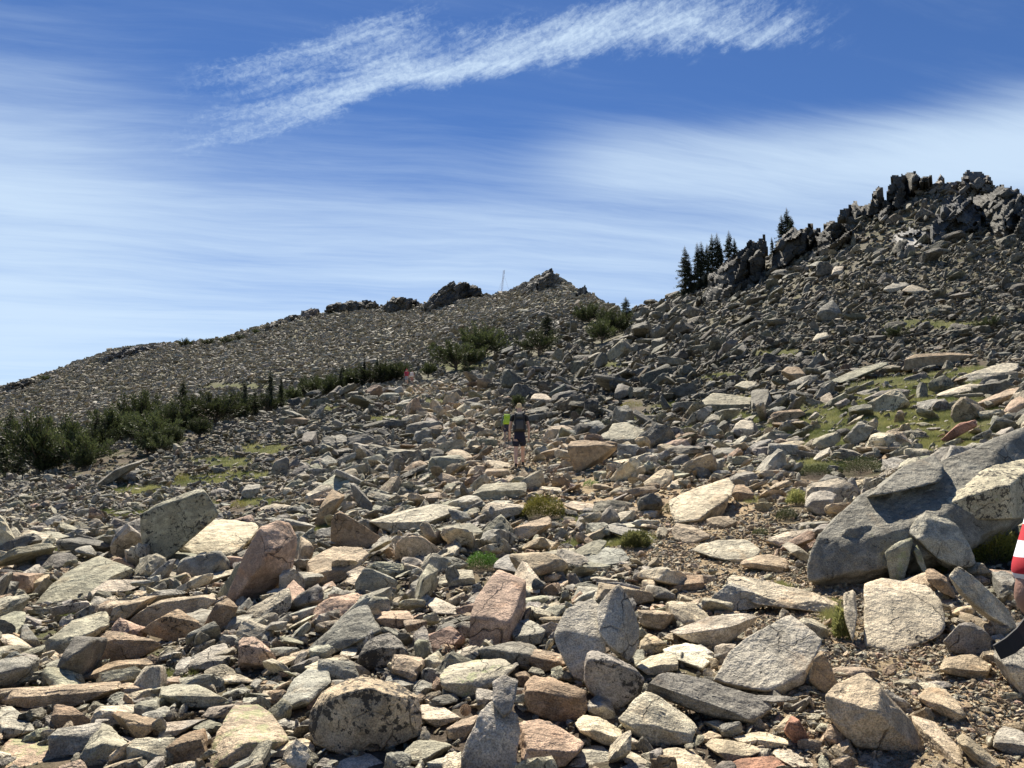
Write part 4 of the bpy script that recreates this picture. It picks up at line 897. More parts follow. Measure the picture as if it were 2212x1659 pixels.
crag('overhanging summit block on top of the right-hand mountain', '1470,330 1500,240 1600,128 1780,180 1900,270 1915,385 1800,420 1600,440 1500,400', 34, 38, kx=K2, tone=(.16, .145, .125), long=1.6)
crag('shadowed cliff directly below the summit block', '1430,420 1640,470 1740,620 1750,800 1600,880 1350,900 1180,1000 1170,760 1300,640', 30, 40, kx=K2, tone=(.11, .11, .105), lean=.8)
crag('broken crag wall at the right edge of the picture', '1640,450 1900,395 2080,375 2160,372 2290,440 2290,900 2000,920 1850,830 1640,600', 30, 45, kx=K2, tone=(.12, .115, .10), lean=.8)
crag('pale grey ledgy outcrop below the right-hand crags', '780,860 950,760 1300,830 1160,1000 900,1010 760,960', 30, 20, kx=K2, tone=(.27, .26, .24), lean=1.4)
crag('big dark hump-backed outcrop on the far ridge left of the mast', '905,674 925,648 955,618 985,607 1010,604 1024,616 1042,626 1047,642 1005,646 965,664 930,676', 13, 38, tone=DK, long=1.6)
crag('dark outcrop capping the far ridge left of the humped one', '806,674 830,655 848,641 893,643 906,658 880,672 840,676', 11, 20, tone=DK)
crag('low dark outcrop in the middle of the far ridge', '699,673 705,660 738,654 757,647 802,650 820,655 792,668 740,676', 10, 15, tone=DK)
crag('blocky pale-brown outcrop on the far ridge', '648,684 650,671 672,664 688,667 692,678 662,688', 10, 15, tone=(.24, .21, .18))
crag('small dark knob left of the blocky far outcrop', '610,692 620,681 640,678 650,685 628,696', 8, 20, tone=DK)
crag('low dark step on the sloping part of the far ridge', '566,714 585,698 608,691 602,706 576,717', 8, 25, tone=DK)
crag('rocky cap of the pointed peak right of the mast', '1104,630 1112,617 1135,608 1160,600 1178,586 1190,583 1202,592 1218,606 1196,622 1160,630 1130,628', 10, 30, tone=DK)
crag('small upright spike on the right shoulder of the pointed peak', '1240,640 1246,622 1258,618 1262,612 1268,622 1270,640', 8, 70, tone=DK)
crag('long dark ledge on the left part of the far ridge', '208,778 240,762 300,750 355,741 352,752 290,764 235,784', 9, 12, tone=(.15, .145, .14))
crag('dark rocks at the far left end of the ridge', '-10,846 20,828 58,818 82,824 55,836 20,848', 8, 10, tone=DK)

# ------------------------------------------------------------------ the loose talus
HB = np.full((480, 640), np.inf); HD = np.full((480, 640), -np.inf)       # 4 px cells, offset -150
_gu, _gv = np.meshgrid(np.arange(640) * 4 - 150 + 2, np.arange(480) * 4 - 100 + 2)
for poly, Y0 in HEROES:
    c = poly.mean(0); hh = np.ptp(poly[:, 1])
    m_ = inside([tuple(c + (q - c) * 0.90) for q in poly], _gu, _gv)
    HD[m_] = np.maximum(HD[m_], Y0 + hh * 1.2 * Y0 / FPX)
    HB[m_] = np.minimum(HB[m_], Y0)
def cell(u, v):
    return np.clip(((v + 100) / 4).astype(int), 0, 479), np.clip(((u + 150) / 4).astype(int), 0, 639)
def cand(Y1, Y2, r1, r2, cov, smax=0.84, maxn=70000, power=1.0, seed=0):
    """rocks whose radii fall off so that every size class covers about the same area"""
    r_ = np.random.default_rng(seed)
    nb = max(1, int(round(math.log(r2 / r1) / math.log(1.5)))); edges = np.exp(np.linspace(math.log(r1), math.log(r2), nb + 1))
    area = smax * (Y2 ** 2 - Y1 ** 2); out = []
    for a, b in zip(edges[:-1], edges[1:]):
        r = math.sqrt(a * b); n = int(min(maxn, cov * area / (math.pi * r * r * 0.6) * (r1 / r) ** (power - 1)))
        Y = np.sqrt(r_.uniform(Y1 ** 2, Y2 ** 2, n)); s = r_.uniform(-smax, smax, n)
        out.append(np.stack([s * Y, Y, r_.uniform(a, b, n)], 1))
    return np.vstack(out)
ZONES = [cand(3.4, 8, .014, .40, .24, seed=1, power=.25), cand(8, 15, .028, .55, .27, seed=2, power=.38), cand(15, 32, .05, .85, .30, seed=3, power=.65), cand(32, 75, .11, 1.0, .28, seed=4),
         cand(75, 170, .24, 1.5, .27, seed=5), cand(170, 365, .29, 1.15, .24, seed=6, power=1.0)]
C = np.vstack(ZONES)
g_ = cand(3.6, 13, .006, .03, .16, seed=7, maxn=60000); td_ = trail_dist(g_[:, 0], g_[:, 1]); C = np.vstack([C, g_[td_ < 1.6]])
x, y, r = C.T; z = H(x, y)
keep = ~hidden(x, y, z, r * 1.5 + 0.02 * y)
u, v, d = project(np.stack([x, y, z], 1)); keep &= (u > -330) & (u < 2550) & (v < 1950)
C = C[keep]; x, y, r, z, u, v = x[keep], y[keep], r[keep], z[keep], u[keep], v[keep]
td = trail_dist(x, y); gm = grass_mask(x, y, z)
cap_ = np.where(y < 16, 52.0, 38.0); lf = np.clip((760 - u) / 160, 0, 1) * np.clip((1180 - v) / 60, 0, 1); rf = np.clip((u - 1450) / 150, 0, 1) * np.clip((860 - v) / 60, 0, 1); cap_ = cap_ * (1 - .58 * np.maximum(lf, rf * .75)); r = np.minimum(r, cap_ * rng.uniform(.55, 1.0, len(r)) * y / FPX); rpx = r * FPX / y
hb = HB[cell(u, v)]; hd = HD[cell(u, v)]
keep = ~((hd > y) & (hb < y + 0.25 * r) & (r > .03))
hb2 = HB[cell(u, v - rpx * 0.95)]
keep &= ~((rpx > 8) & (hb2 < np.inf) & (y < hb2 + 2) & (y > hb2 - 1.5))
hb3 = HB[cell(u, v - rpx * 0.35)]
keep &= ~((rpx > 4) & (hb3 < np.inf) & (y < hb3 + 1) & (y > hb3 - 1.0) & (rng.random(len(y)) < 0.6))
TB = [(-60,935),(200,905),(400,850),(600,845),(885,795),(885,832),(650,882),(500,925),(300,1000),(200,1025),(-60,1048)]
for hu, hv in ((1122, 1012), (1100, 985), (883, 838)): keep &= ~((np.abs(u - hu) < 22 + rpx) & (v > hv - 60) & (v < hv + 26 + rpx * .6) & (rpx > 8) & (rpx * .9 > (v - hv)))
for (tu, tv, tw_) in ((1183,742,20),(1164,768,20),(1045,772,24),(1012,795,16),(985,800,26),(1273,700,16),(1300,742,18),(1328,726,22),(1353,684,14),(925,815,16),(1120,882,8),
    (1172,1118,50),(1040,1228,38),(1862,1022,48),(1765,1030,38),(1700,1122,24),(1722,1090,24),(1444,1108,16),(1277,1052,18),(1372,1182,32),(1822,1380,20),(515,1098,18),(392,1042,16),(1365,880,26),(1004,1545,18),(2150,1210,50)):
    keep &= ~((np.abs(u - tu) < tw_ * .8 + rpx * .6) & (v > tv - 12 - tw_ * .35) & (v < tv + 6 + rpx * 1.1) & (rpx > 3.5))
intree = inside(TB, u, v) & (y < 110); keep &= ~(intree & (rpx > 7) & (rng.random(len(y)) < .97)); keep &= ~(intree & (rng.random(len(y)) < .6))
offt = np.clip((td - 1.6) / 1.0, 0, 1); keep &= ~((y < 9) & (r < .028) & (rng.random(len(y)) < offt * .75)); keep &= ~((y >= 9) & (y < 15) & (r < .04) & (rng.random(len(y)) < offt * .5))
keep &= rng.random(len(y)) > gm * 0.93 * np.clip(1.3 - rpx / 60, .82, 1)
keep &= ~((td < 0.85) & (r > 0.075) & (y < 16) & (rng.random(len(y)) < 0.9))
keep &= ~((td < 0.95) & (r > 0.035) & (y < 15) & (rng.random(len(y)) < 0.65))
x, y, r, z, u, v, td, gm, rpx = [a[keep] for a in (x, y, r, z, u, v, td, gm, rpx)]
N = len(x)
# size-ordered packing of the larger ones so they lie beside, not inside, each other
order = np.argsort(-rpx); big = order[:6000]; taken = {}; drop = np.zeros(N, bool)
for i in big:
    ok = True; cs = 0.5; gx, gy = int(x[i] // cs), int(y[i] // cs); rr = r[i]; reach = int((rr + .6) // cs) + 1
    if y[i] < 32:
        for a in range(-reach, reach + 1):
            for b in range(-reach, reach + 1):
                for j in taken.get((gx + a, gy + b), ()):
                    if (x[j] - x[i]) ** 2 + (y[j] - y[i]) ** 2 < (0.47 * (r[j] + rr)) ** 2: ok = False; break
                if not ok: break
            if not ok: break
    if ok: taken.setdefault((gx, gy), []).append(i)
    else: drop[i] = True
k_ = ~drop; x, y, r, z, u, v, td, gm, rpx = [a[k_] for a in (x, y, r, z, u, v, td, gm, rpx)]; N = len(x)
# ground normal
e = np.maximum(0.15, y * 0.01); nx = -(H(x + e, y) - H(x - e, y)) / (2 * e); ny = -(H(x, y + e) - H(x, y - e)) / (2 * e)
tw = np.clip(1.25 - td / (1.6 + y * 0.05), 0, 1); far = np.clip((y - 12) / 30, 0, 1)
tnames = list(TONES); tid = np.array([tnames.index(pick_tone(a, b, rng)) for a, b in zip(tw, far)])
tone = np.array([TONES[n_] for n_ in tnames])[tid]
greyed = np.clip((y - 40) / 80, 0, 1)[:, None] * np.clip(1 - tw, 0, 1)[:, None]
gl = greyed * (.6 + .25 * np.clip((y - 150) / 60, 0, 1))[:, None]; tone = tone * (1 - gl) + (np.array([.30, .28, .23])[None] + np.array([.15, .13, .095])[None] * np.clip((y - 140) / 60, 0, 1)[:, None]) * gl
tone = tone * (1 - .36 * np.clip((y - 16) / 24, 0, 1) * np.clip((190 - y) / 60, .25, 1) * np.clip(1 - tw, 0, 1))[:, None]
vr = (.25 - .12 * np.clip((y - 110) / 60, 0, 1))[:, None]; tone = tone * (.97 + vr * rng.uniform(-1, 1, (N, 1))) * (1 + .018 * rng.normal(size=(N, 3)))
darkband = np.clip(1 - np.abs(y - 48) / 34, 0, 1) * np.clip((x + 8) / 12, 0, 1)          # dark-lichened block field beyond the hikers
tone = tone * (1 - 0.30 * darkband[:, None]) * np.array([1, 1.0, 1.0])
lich = np.clip(rng.uniform(.05, .6, N) * (1.15 - tw) + far * .2, 0, .85)
ff = np.clip((y - 90) / 80, 0, 1); tilt_sd = (1 - .45 * ff) * np.where(rng.random(N) < .34, .80, .30); tilt_sd = np.where(rpx > 13, np.minimum(tilt_sd, .42), tilt_sd); tx = np.clip(rng.normal(0, 1, N), -1.9, 1.9) * tilt_sd - ny * .8 + .0; ty_ = np.clip(rng.normal(0, 1, N), -1.9, 1.9) * tilt_sd + nx * .8 - 0.10
R = np.einsum('nij,njk->nik', np.einsum('nij,njk->nik', rotx(-tx), roty(ty_)), rotz(rng.uniform(0, 2 * math.pi, N)))
asp = rng.uniform(.72, 1.4, (N, 1)); S = r[:, None] * np.hstack([asp, 1.0 / asp * .9, rng.uniform(.5, 1.15, (N, 1)) * (1 - .3 * ff[:, None])])
lift = np.where(rng.random(N) < .45 * np.clip((td - 1.2) / .8, 0, 1), rng.uniform(.35, .85, N), rng.uniform(.0, .4, N)); pos = np.stack([x, y, z + r * lift], 1)
smallk = (np.clip((.05 - r) / .03, 0, 1) * np.clip((td - 1.4) / 1.0, 0, 1) * (y < 15))[:, None]; tone = tone * (1 - .4 * smallk)  # small off-trail stones tinted darker: gap shade put into their colour
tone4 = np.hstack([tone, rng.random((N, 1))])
# the largest in the picture become rocks of their own
NIND = 128
score = rpx * ((u > 10) & (u < 2200) & (v < 1640) & (v > 400)); top = np.argsort(-score)[:NIND]; isind = np.zeros(N, bool); isind[top] = True
CW = {'tan': 'tan', 'cream': 'cream', 'pink': 'pinkish', 'grey': 'grey', 'dgrey': 'dark grey', 'green': 'grey-green', 'brown': 'brown', 'white': 'white', 'red': 'red', 'pale': 'buff', 'slate': 'slate-grey'}
import re as _re
short = {}
for o, lab, pl, Y0 in HEROOBJ:
    s_ = _re.split(r' (?:with|in|on|at|left|right|under|below|behind|beside|above|lying|leaning|standing|between|rising|against|near|tucked|touching|sunk|running|entering|split|wedged|just|cut|sloping|capping|holding|inside|lodged|alone|over|by|from|narrowing|whose|flecked|covered|densely|crusted|supporting|next|broad|tilted|sheltering|low|halfway|high|cropped) ', lab)[0]
    short.setdefault(s_, []).append((np.mean([q[0] for q in pl]), np.mean([q[1] for q in pl]), lab))
lands = [(a[0][0], a[0][1], k) for k, a in short.items() if len(a) == 1 and len(k.split()) <= 6 and len(k.split()) >= 2]
protos = [mesh_obj('rock', X, F, M_ROCK, smooth=True, attrs={'rp': ('FLOAT_VECTOR', rpv)}, link=False) for X, F, rpv in LIB[4]]
used_labels = set()
proto_objs = {}
for i in top:
    k = int(rng.integers(0, len(protos)))
    if k not in proto_objs:
        o = bpy.data.objects.new('rock', protos[k]); proto_objs[k] = o
    else: o = proto_objs[k].copy()
    COL.objects.link(o)
    M4 = Matrix.LocRotScale(Vector(pos[i]), Matrix(R[i].tolist()).to_quaternion(), Vector(S[i])); o.matrix_world = M4
    o.color = (*tone[i], 1); o['lich'] = float(lich[i]); o['banding'] = 0.8; o['yellow'] = float(rng.uniform(.1, .6) * (1 - tw[i] * .7))
    fl = S[i][2] * np.ptp(LIB[4][k][0][:, 2]) / (S[i][0] * np.ptp(LIB[4][k][0][:, 0]))
    sh = 'flat' if fl < .42 else 'chunky' if fl > .72 else 'angular'
    szw = 'small' if rpx[i] < np.median(rpx[top]) else 'mid-sized'
    L_ = sorted(lands, key=lambda q: (q[0] - u[i]) ** 2 + (q[1] - v[i]) ** 2 * 2)
    for q in L_:
        dxx, dyy = u[i] - q[0], v[i] - q[1]
        way = ('left of' if dxx < 0 else 'right of') if abs(dxx) > 1.5 * abs(dyy) else ('just above' if dyy < 0 else 'just below')
        lab = f"{szw} {CW[tnames[tid[i]]]} {sh} rock {way} the {q[2]}"
        if lab not in used_labels: break
    used_labels.add(lab)
    tag(o, lab, 'rock', 'loose rocks of the boulder field')
rest = ~isind
def scree(name, label, sel, lib, smooth, seed):
    idx_ = np.where(sel)[0]
    if not len(idx_): return
    libs = LIB[lib]; r_ = np.random.default_rng(seed)
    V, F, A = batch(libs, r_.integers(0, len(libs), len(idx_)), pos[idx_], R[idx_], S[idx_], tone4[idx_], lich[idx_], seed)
    return V, F, A, smooth
def merge(parts):
    off = 0; Vs, Fs, sm = [], [], []; A = {}
    for p_ in parts:
        if p_ is None: continue
        V, F, a, s_ = p_; Vs.append(V); Fs.append(F + off); off += len(V); sm.append(np.full(len(F), s_))
        for k, (typ, arr) in a.items(): A.setdefault(k, [typ, []])[1].append(arr)
    return np.vstack(Vs), np.vstack(Fs), {k: (q[0], np.concatenate(q[1])) for k, q in A.items()}, np.concatenate(sm)
def scree_obj(name, label, zone):
    s_ = rest & zone
    parts = [scree(name, label, s_ & (rpx > 16), 3, False, 1), scree(name, label, s_ & (rpx > 6.5) & (rpx <= 16), 2, False, 2), scree(name, label, s_ & (rpx <= 6.5), 'hull', False, 3)]
    V, F, A, sm = merge(parts)
    o = mesh_obj(name, V, F, M_SCREE, smooth=sm, attrs=A); tag(o, label, 'scree', None, 'stuff'); print(name, s_.sum(), len(V)); return o
scree_obj('scree', 'loose stones and gravel filling the boulder field and trail in the foreground', y < 15)
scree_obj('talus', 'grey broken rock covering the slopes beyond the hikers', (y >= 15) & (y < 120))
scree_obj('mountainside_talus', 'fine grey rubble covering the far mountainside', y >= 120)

# ------------------------------------------------------------------ ground sheet
M_GROUND, t, b = new_mat('ground_soil')
gc = t.node('ShaderNodeAttribute', attribute_name='gcol').outputs['Color']; p = t.node('ShaderNodeNewGeometry').outputs['Position']
n1 = t.noise(p, 4.0, 5, .65); n2_ = t.noise(p, 38.0, 4, .7); n3 = t.noise(p, 120.0, 2, .6)
f_ = t.math('MULTIPLY', t.math('MULTIPLY_ADD', n1, .7, .62), t.math('MULTIPLY_ADD', t.ramp(n2_, .3, .7), .6, .68)); f_ = t.math('MULTIPLY', f_, t.math('MULTIPLY_ADD', n3, .5, .75))
t.set(b.inputs['Base Color'], t.scale(gc, f_)); b.inputs['Roughness'].default_value = .95; b.inputs['Specular IOR Level'].default_value = .1
t.set(b.inputs['Normal'], t.node('ShaderNodeBump', {'Height': t.math('ADD', n2_, t.math('MULTIPLY', n3, .6)), 'Strength': .9, 'Distance': .03}).outputs[0])
def gcol_of(X, Y, Z):
    tdx = trail_dist(X, Y); gmx = grass_mask(X, Y, Z); T = np.clip(1.35 - tdx / (1.5 + np.maximum(Y, 0) * .02), 0, 1)
    T = np.clip(T + .5 * n2(X, Y, .8, 14), 0, 1)[..., None] * (np.clip(1 - (Y - 16) / 12, 0.15, 1))[..., None]
    basec = np.array([.125, .10, .075]); farc = np.array([.17, .155, .115]); k = np.clip((Y - 30) / 60, 0, 1)[..., None]  # dark soil off the trail, deepened to paint shade between the rocks
    c = basec * (1 - k) + farc * k
    c = c * (1 - T) + np.array([.46, .345, .215]) * T
    g = (gmx * np.clip(1.0 - T[..., 0] * .8, 0, 1))[..., None]; c = c * (1 - g) + np.array([.115, .118, .055]) * g
    return c
Yg2 = np.exp(np.linspace(math.log(2.0), math.log(1800), 640)); Sg2 = SG
XX = Sg2[None] * Yg2[:, None]; YY = np.repeat(Yg2[:, None], len(Sg2), 1); ZZ = H(XX, YY)
n_r, n_c = XX.shape
V1 = np.stack([XX, YY, ZZ], -1).reshape(-1, 3); ii = np.arange(n_r - 1)[:, None] * n_c + np.arange(n_c - 1)[None]
F1 = np.stack([ii, ii + 1, ii + n_c + 1, ii + n_c], -1).reshape(-1, 4)
# continuation under, beside and behind the camera, sharing the first row's edge
rows = np.linspace(0, 1, 40)[1:]; first = np.stack([XX[0], YY[0]], -1)
Vb, prev = [], np.arange(n_c); Fb = []; off = len(V1)
for q in rows:
    X_ = first[:, 0] * (1 + q * 5.0); Y_ = 2.0 - q * 24.0 + 0 * X_; Z_ = H(X_, Y_); Vb.append(np.stack([X_, Y_, Z_], -1)); cur = off + np.arange(n_c); off += n_c
    Fb.append(np.stack([prev[:-1], cur[:-1], cur[1:], prev[1:]], -1)); prev = cur
V = np.vstack([V1] + Vb); F = np.vstack([F1] + Fb)
gcv = gcol_of(V[:, 0], V[:, 1], V[:, 2]); gcv = np.hstack([gcv, np.ones((len(gcv), 1))])
ground = mesh_obj('ground', V, F, M_GROUND, smooth=True, attrs={'gcol': ('FLOAT_COLOR', gcv)}); tag(ground, kind='structure')
# ------------------------------------------------------------------ vegetation
def leaf_mat(name, c1, c2, trans=0.25):
    m, t, b = new_mat(name)
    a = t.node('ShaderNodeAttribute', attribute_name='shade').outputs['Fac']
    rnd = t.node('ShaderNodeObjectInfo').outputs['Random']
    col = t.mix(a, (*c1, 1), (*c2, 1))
    col = t.scale(col, t.math('MULTIPLY_ADD', rnd, .75, .6))
    t.set(b.inputs['Base Color'], col); b.inputs['Roughness'].default_value = .6; b.inputs['Specular IOR Level'].default_value = .3
    tr = t.node('ShaderNodeBsdfTranslucent', {'Color': col}); mx = t.node('ShaderNodeMixShader', {0: trans, 1: b.outputs[0], 2: tr.outputs[0]})
    out = [n for n in m.node_tree.nodes if n.type == 'OUTPUT_MATERIAL'][0]; t.l.new(mx.outputs[0], out.inputs['Surface'])
    return m
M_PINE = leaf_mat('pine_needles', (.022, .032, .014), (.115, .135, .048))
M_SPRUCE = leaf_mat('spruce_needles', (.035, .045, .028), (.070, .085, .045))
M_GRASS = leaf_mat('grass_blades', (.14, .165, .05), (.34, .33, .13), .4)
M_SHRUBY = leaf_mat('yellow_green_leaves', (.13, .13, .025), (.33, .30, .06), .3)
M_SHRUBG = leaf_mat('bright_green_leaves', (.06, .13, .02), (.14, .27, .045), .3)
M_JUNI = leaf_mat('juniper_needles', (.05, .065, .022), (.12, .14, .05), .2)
M_DRYT = leaf_mat('dry_twigs', (.20, .15, .09), (.42, .34, .22), .0)
M_BARK = flat_mat('bark', (.16, .125, .095), .9, .35, 14, .5)
def tri_cloud(C, Dn, length, width, r_, shade):
    """narrow leaf triangles at C pointing along Dn"""
    n = len(C); side = np.cross(Dn, r_.normal(size=(n, 3))); side /= np.linalg.norm(side, axis=1)[:, None] + 1e-9
    L = np.asarray(length).reshape(-1, 1) * np.ones((n, 1)); W = np.asarray(width).reshape(-1, 1) * np.ones((n, 1))
    V = np.stack([C - side * W, C + side * W, C + Dn * L], 1).reshape(-1, 3); F = np.arange(n * 3).reshape(-1, 3)
    return V, F, np.repeat(shade, 3)
def unit(A): return A / (np.linalg.norm(A, axis=-1, keepdims=True) + 1e-9)
def tube(P, Rr, nseg=6):
    P = np.asarray(P, float); n = len(P); T = unit(np.gradient(P, axis=0)); up = np.array([0.3, 0.2, 1.0]) if abs(T[0][2]) < .9 else np.array([1.0, .1, 0])
    A = unit(np.cross(T, up)); Bv = np.cross(T, A); an = np.linspace(0, 2 * math.pi, nseg, endpoint=False)
    V = P[:, None] + np.asarray(Rr)[:, None, None] * (A[:, None] * np.cos(an)[None, :, None] + Bv[:, None] * np.sin(an)[None, :, None]); V = V.reshape(-1, 3)
    F = []
    for i in range(n - 1):
        for j in range(nseg):
            a = i * nseg + j; b_ = i * nseg + (j + 1) % nseg; F += [(a, b_, b_ + nseg), (a, b_ + nseg, a + nseg)]
    e0 = len(V); V = np.vstack([V, P[0], P[-1]])
    for j in range(nseg): F += [(e0, (j + 1) % nseg, j), (e0 + 1, (n - 1) * nseg + j, (n - 1) * nseg + (j + 1) % nseg)]
    return V, np.array(F)
def join(parts):
    Vs, Fs, off = [], [], 0
    for V, F in parts: Vs.append(V); Fs.append(F + off); off += len(V)
    return np.vstack(Vs), np.vstack(Fs)
def pine_mesh(seed, h=1.0, wd=0.42):
    """timberline pine: many upswept limbs, each ending in a bottlebrush of needles. unit height"""
    r_ = np.random.default_rng(seed); C, D_, S_ = [], [], []; limbs = []
    nl = r_.integers(34, 46)
    for k in range(nl):
        a = r_.uniform(0, 2 * math.pi); q = r_.random() ** .6; top = h * r_.uniform(.45, 1.0) * (1 - .25 * q); base = np.array([0, 0, h * r_.uniform(.03, .35)])
        end = np.array([math.cos(a) * wd * q, math.sin(a) * wd * q, max(top, base[2] + .15)])
        mid = base * .5 + end * .5 + np.array([math.cos(a), math.sin(a), -.35]) * wd * .28 * q
        tt = np.linspace(0, 1, 9)[:, None]; P = (1 - tt) ** 2 * base + 2 * tt * (1 - tt) * mid + tt ** 2 * end
        limbs.append(tube(P, np.linspace(.012, .003, 9), 4))
        m_ = 150; u_ = r_.uniform(.25, 1.0, m_); ctr = (1 - u_[:, None]) ** 2 * base + 2 * u_[:, None] * (1 - u_[:, None]) * mid + u_[:, None] ** 2 * end
        tang = unit(2 * (1 - u_[:, None]) * (mid - base) + 2 * u_[:, None] * (end - mid))
        sideo = r_.normal(size=(m_, 3)); spread = .045 * (1.1 - .5 * u_)[:, None]
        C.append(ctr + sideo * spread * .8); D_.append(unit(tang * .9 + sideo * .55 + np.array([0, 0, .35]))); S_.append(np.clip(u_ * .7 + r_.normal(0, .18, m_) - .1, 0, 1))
    C = np.vstack(C); D_ = np.vstack(D_); S_ = np.concatenate(S_)
    V, F, sh = tri_cloud(C, D_, r_.uniform(.035, .07, len(C)), r_.uniform(.008, .015, len(C)), r_, S_)
    tr = join([tube([[0, 0, -.06], [.01, 0, .2], [.0, .01, .5]], [.035, .026, .012], 7)] + limbs)
    return (V, F, sh), tr
def spruce_mesh(seed, wd=0.14, ragged=.3, n_tier=34):
    r_ = np.random.default_rng(seed); C, D_, S_, limbs = [], [], [], []
    lean = r_.normal(0, .012, 2)
    for k in range(n_tier):
        hz = .04 + .94 * (k / n_tier) ** .95; rad = wd * (1 - hz) ** .85 * r_.uniform(1 - ragged, 1 + ragged) + .003
        nb = r_.integers(5, 8)
        for j in range(nb):
            a = r_.uniform(0, 2 * math.pi); rr = rad * r_.uniform(.6, 1.15); d = np.array([math.cos(a), math.sin(a), 0]); droop = r_.uniform(-.35, .1)
            base = np.array([lean[0] * hz, lean[1] * hz, hz]); m_ = int(14 + 130 * rr); u_ = r_.uniform(.1, 1, m_)
            ctr = base + d * (rr * u_)[:, None] + np.array([0, 0, 1]) * (rr * droop * u_ ** 1.5)[:, None]
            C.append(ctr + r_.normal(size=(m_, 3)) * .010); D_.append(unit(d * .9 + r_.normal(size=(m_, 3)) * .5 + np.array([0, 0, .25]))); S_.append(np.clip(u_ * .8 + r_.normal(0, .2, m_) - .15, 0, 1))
            if rr > .05: limbs.append(tube([base, base + d * rr * .9 + np.array([0, 0, rr * droop * .8])], [.004, .001], 3))
    C = np.vstack(C); D_ = np.vstack(D_); S_ = np.concatenate(S_)
    tp = np.clip((1.03 - C[:, 2]) * 3.2, .25, 1); V, F, sh = tri_cloud(C, D_, r_.uniform(.018, .036, len(C)) * tp, r_.uniform(.004, .008, len(C)) * tp, r_, S_)
    tr = join([tube([[0, 0, -.04], [lean[0] * .5, lean[1] * .5, .5], [lean[0], lean[1], 1.0]], [.016, .010, .002], 7)] + limbs)
    return (V, F, sh), tr
def tree_proto(kind, fn, mat, seed, **kw):
    (V, F, sh), (TV, TF) = fn(seed, **kw)
    cm = mesh_obj('crown', V, F, mat, attrs={'shade': ('FLOAT', sh)}, link=False); tm = mesh_obj('trunk', TV, TF, M_BARK, smooth=True, link=False)
    return cm, tm
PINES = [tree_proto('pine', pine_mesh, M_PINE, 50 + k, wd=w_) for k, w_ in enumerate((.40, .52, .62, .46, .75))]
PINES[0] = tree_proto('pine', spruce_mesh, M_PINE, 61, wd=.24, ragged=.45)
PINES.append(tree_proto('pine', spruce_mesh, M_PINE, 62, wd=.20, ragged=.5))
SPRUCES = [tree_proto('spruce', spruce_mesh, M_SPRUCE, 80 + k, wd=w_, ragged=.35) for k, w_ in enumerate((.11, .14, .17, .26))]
def plant_tree(name, cat, proto, u, vbase, vtop, label, group=None, rz=None, wfac=1.0, Y=None):
    Yh = Y or float(hit(u, vbase)[0])
    if not Yh == Yh: Yh = 60
    s_, _ = ray(u, vbase); X = float(s_) * Yh; g = float(H(X, Yh)); top = at(u, vtop, Yh)[2]; h = max(top - g, .3) * ((1.25 if u < 450 else 1.5 if u < 900 else 1.4) if name == 'pine_tree' else 1.06)
    e_ = empty(name, (X, Yh, g), rng.uniform(0, 6.28) if rz is None else rz); e_.scale = (h * wfac, h * wfac, h)
    tag(e_, label, cat, group)
    for nm, me in (('crown', proto[0]), ('trunk', proto[1])):
        c = bpy.data.objects.new(nm, me); COL.objects.link(c); c.parent = e_
    return e_
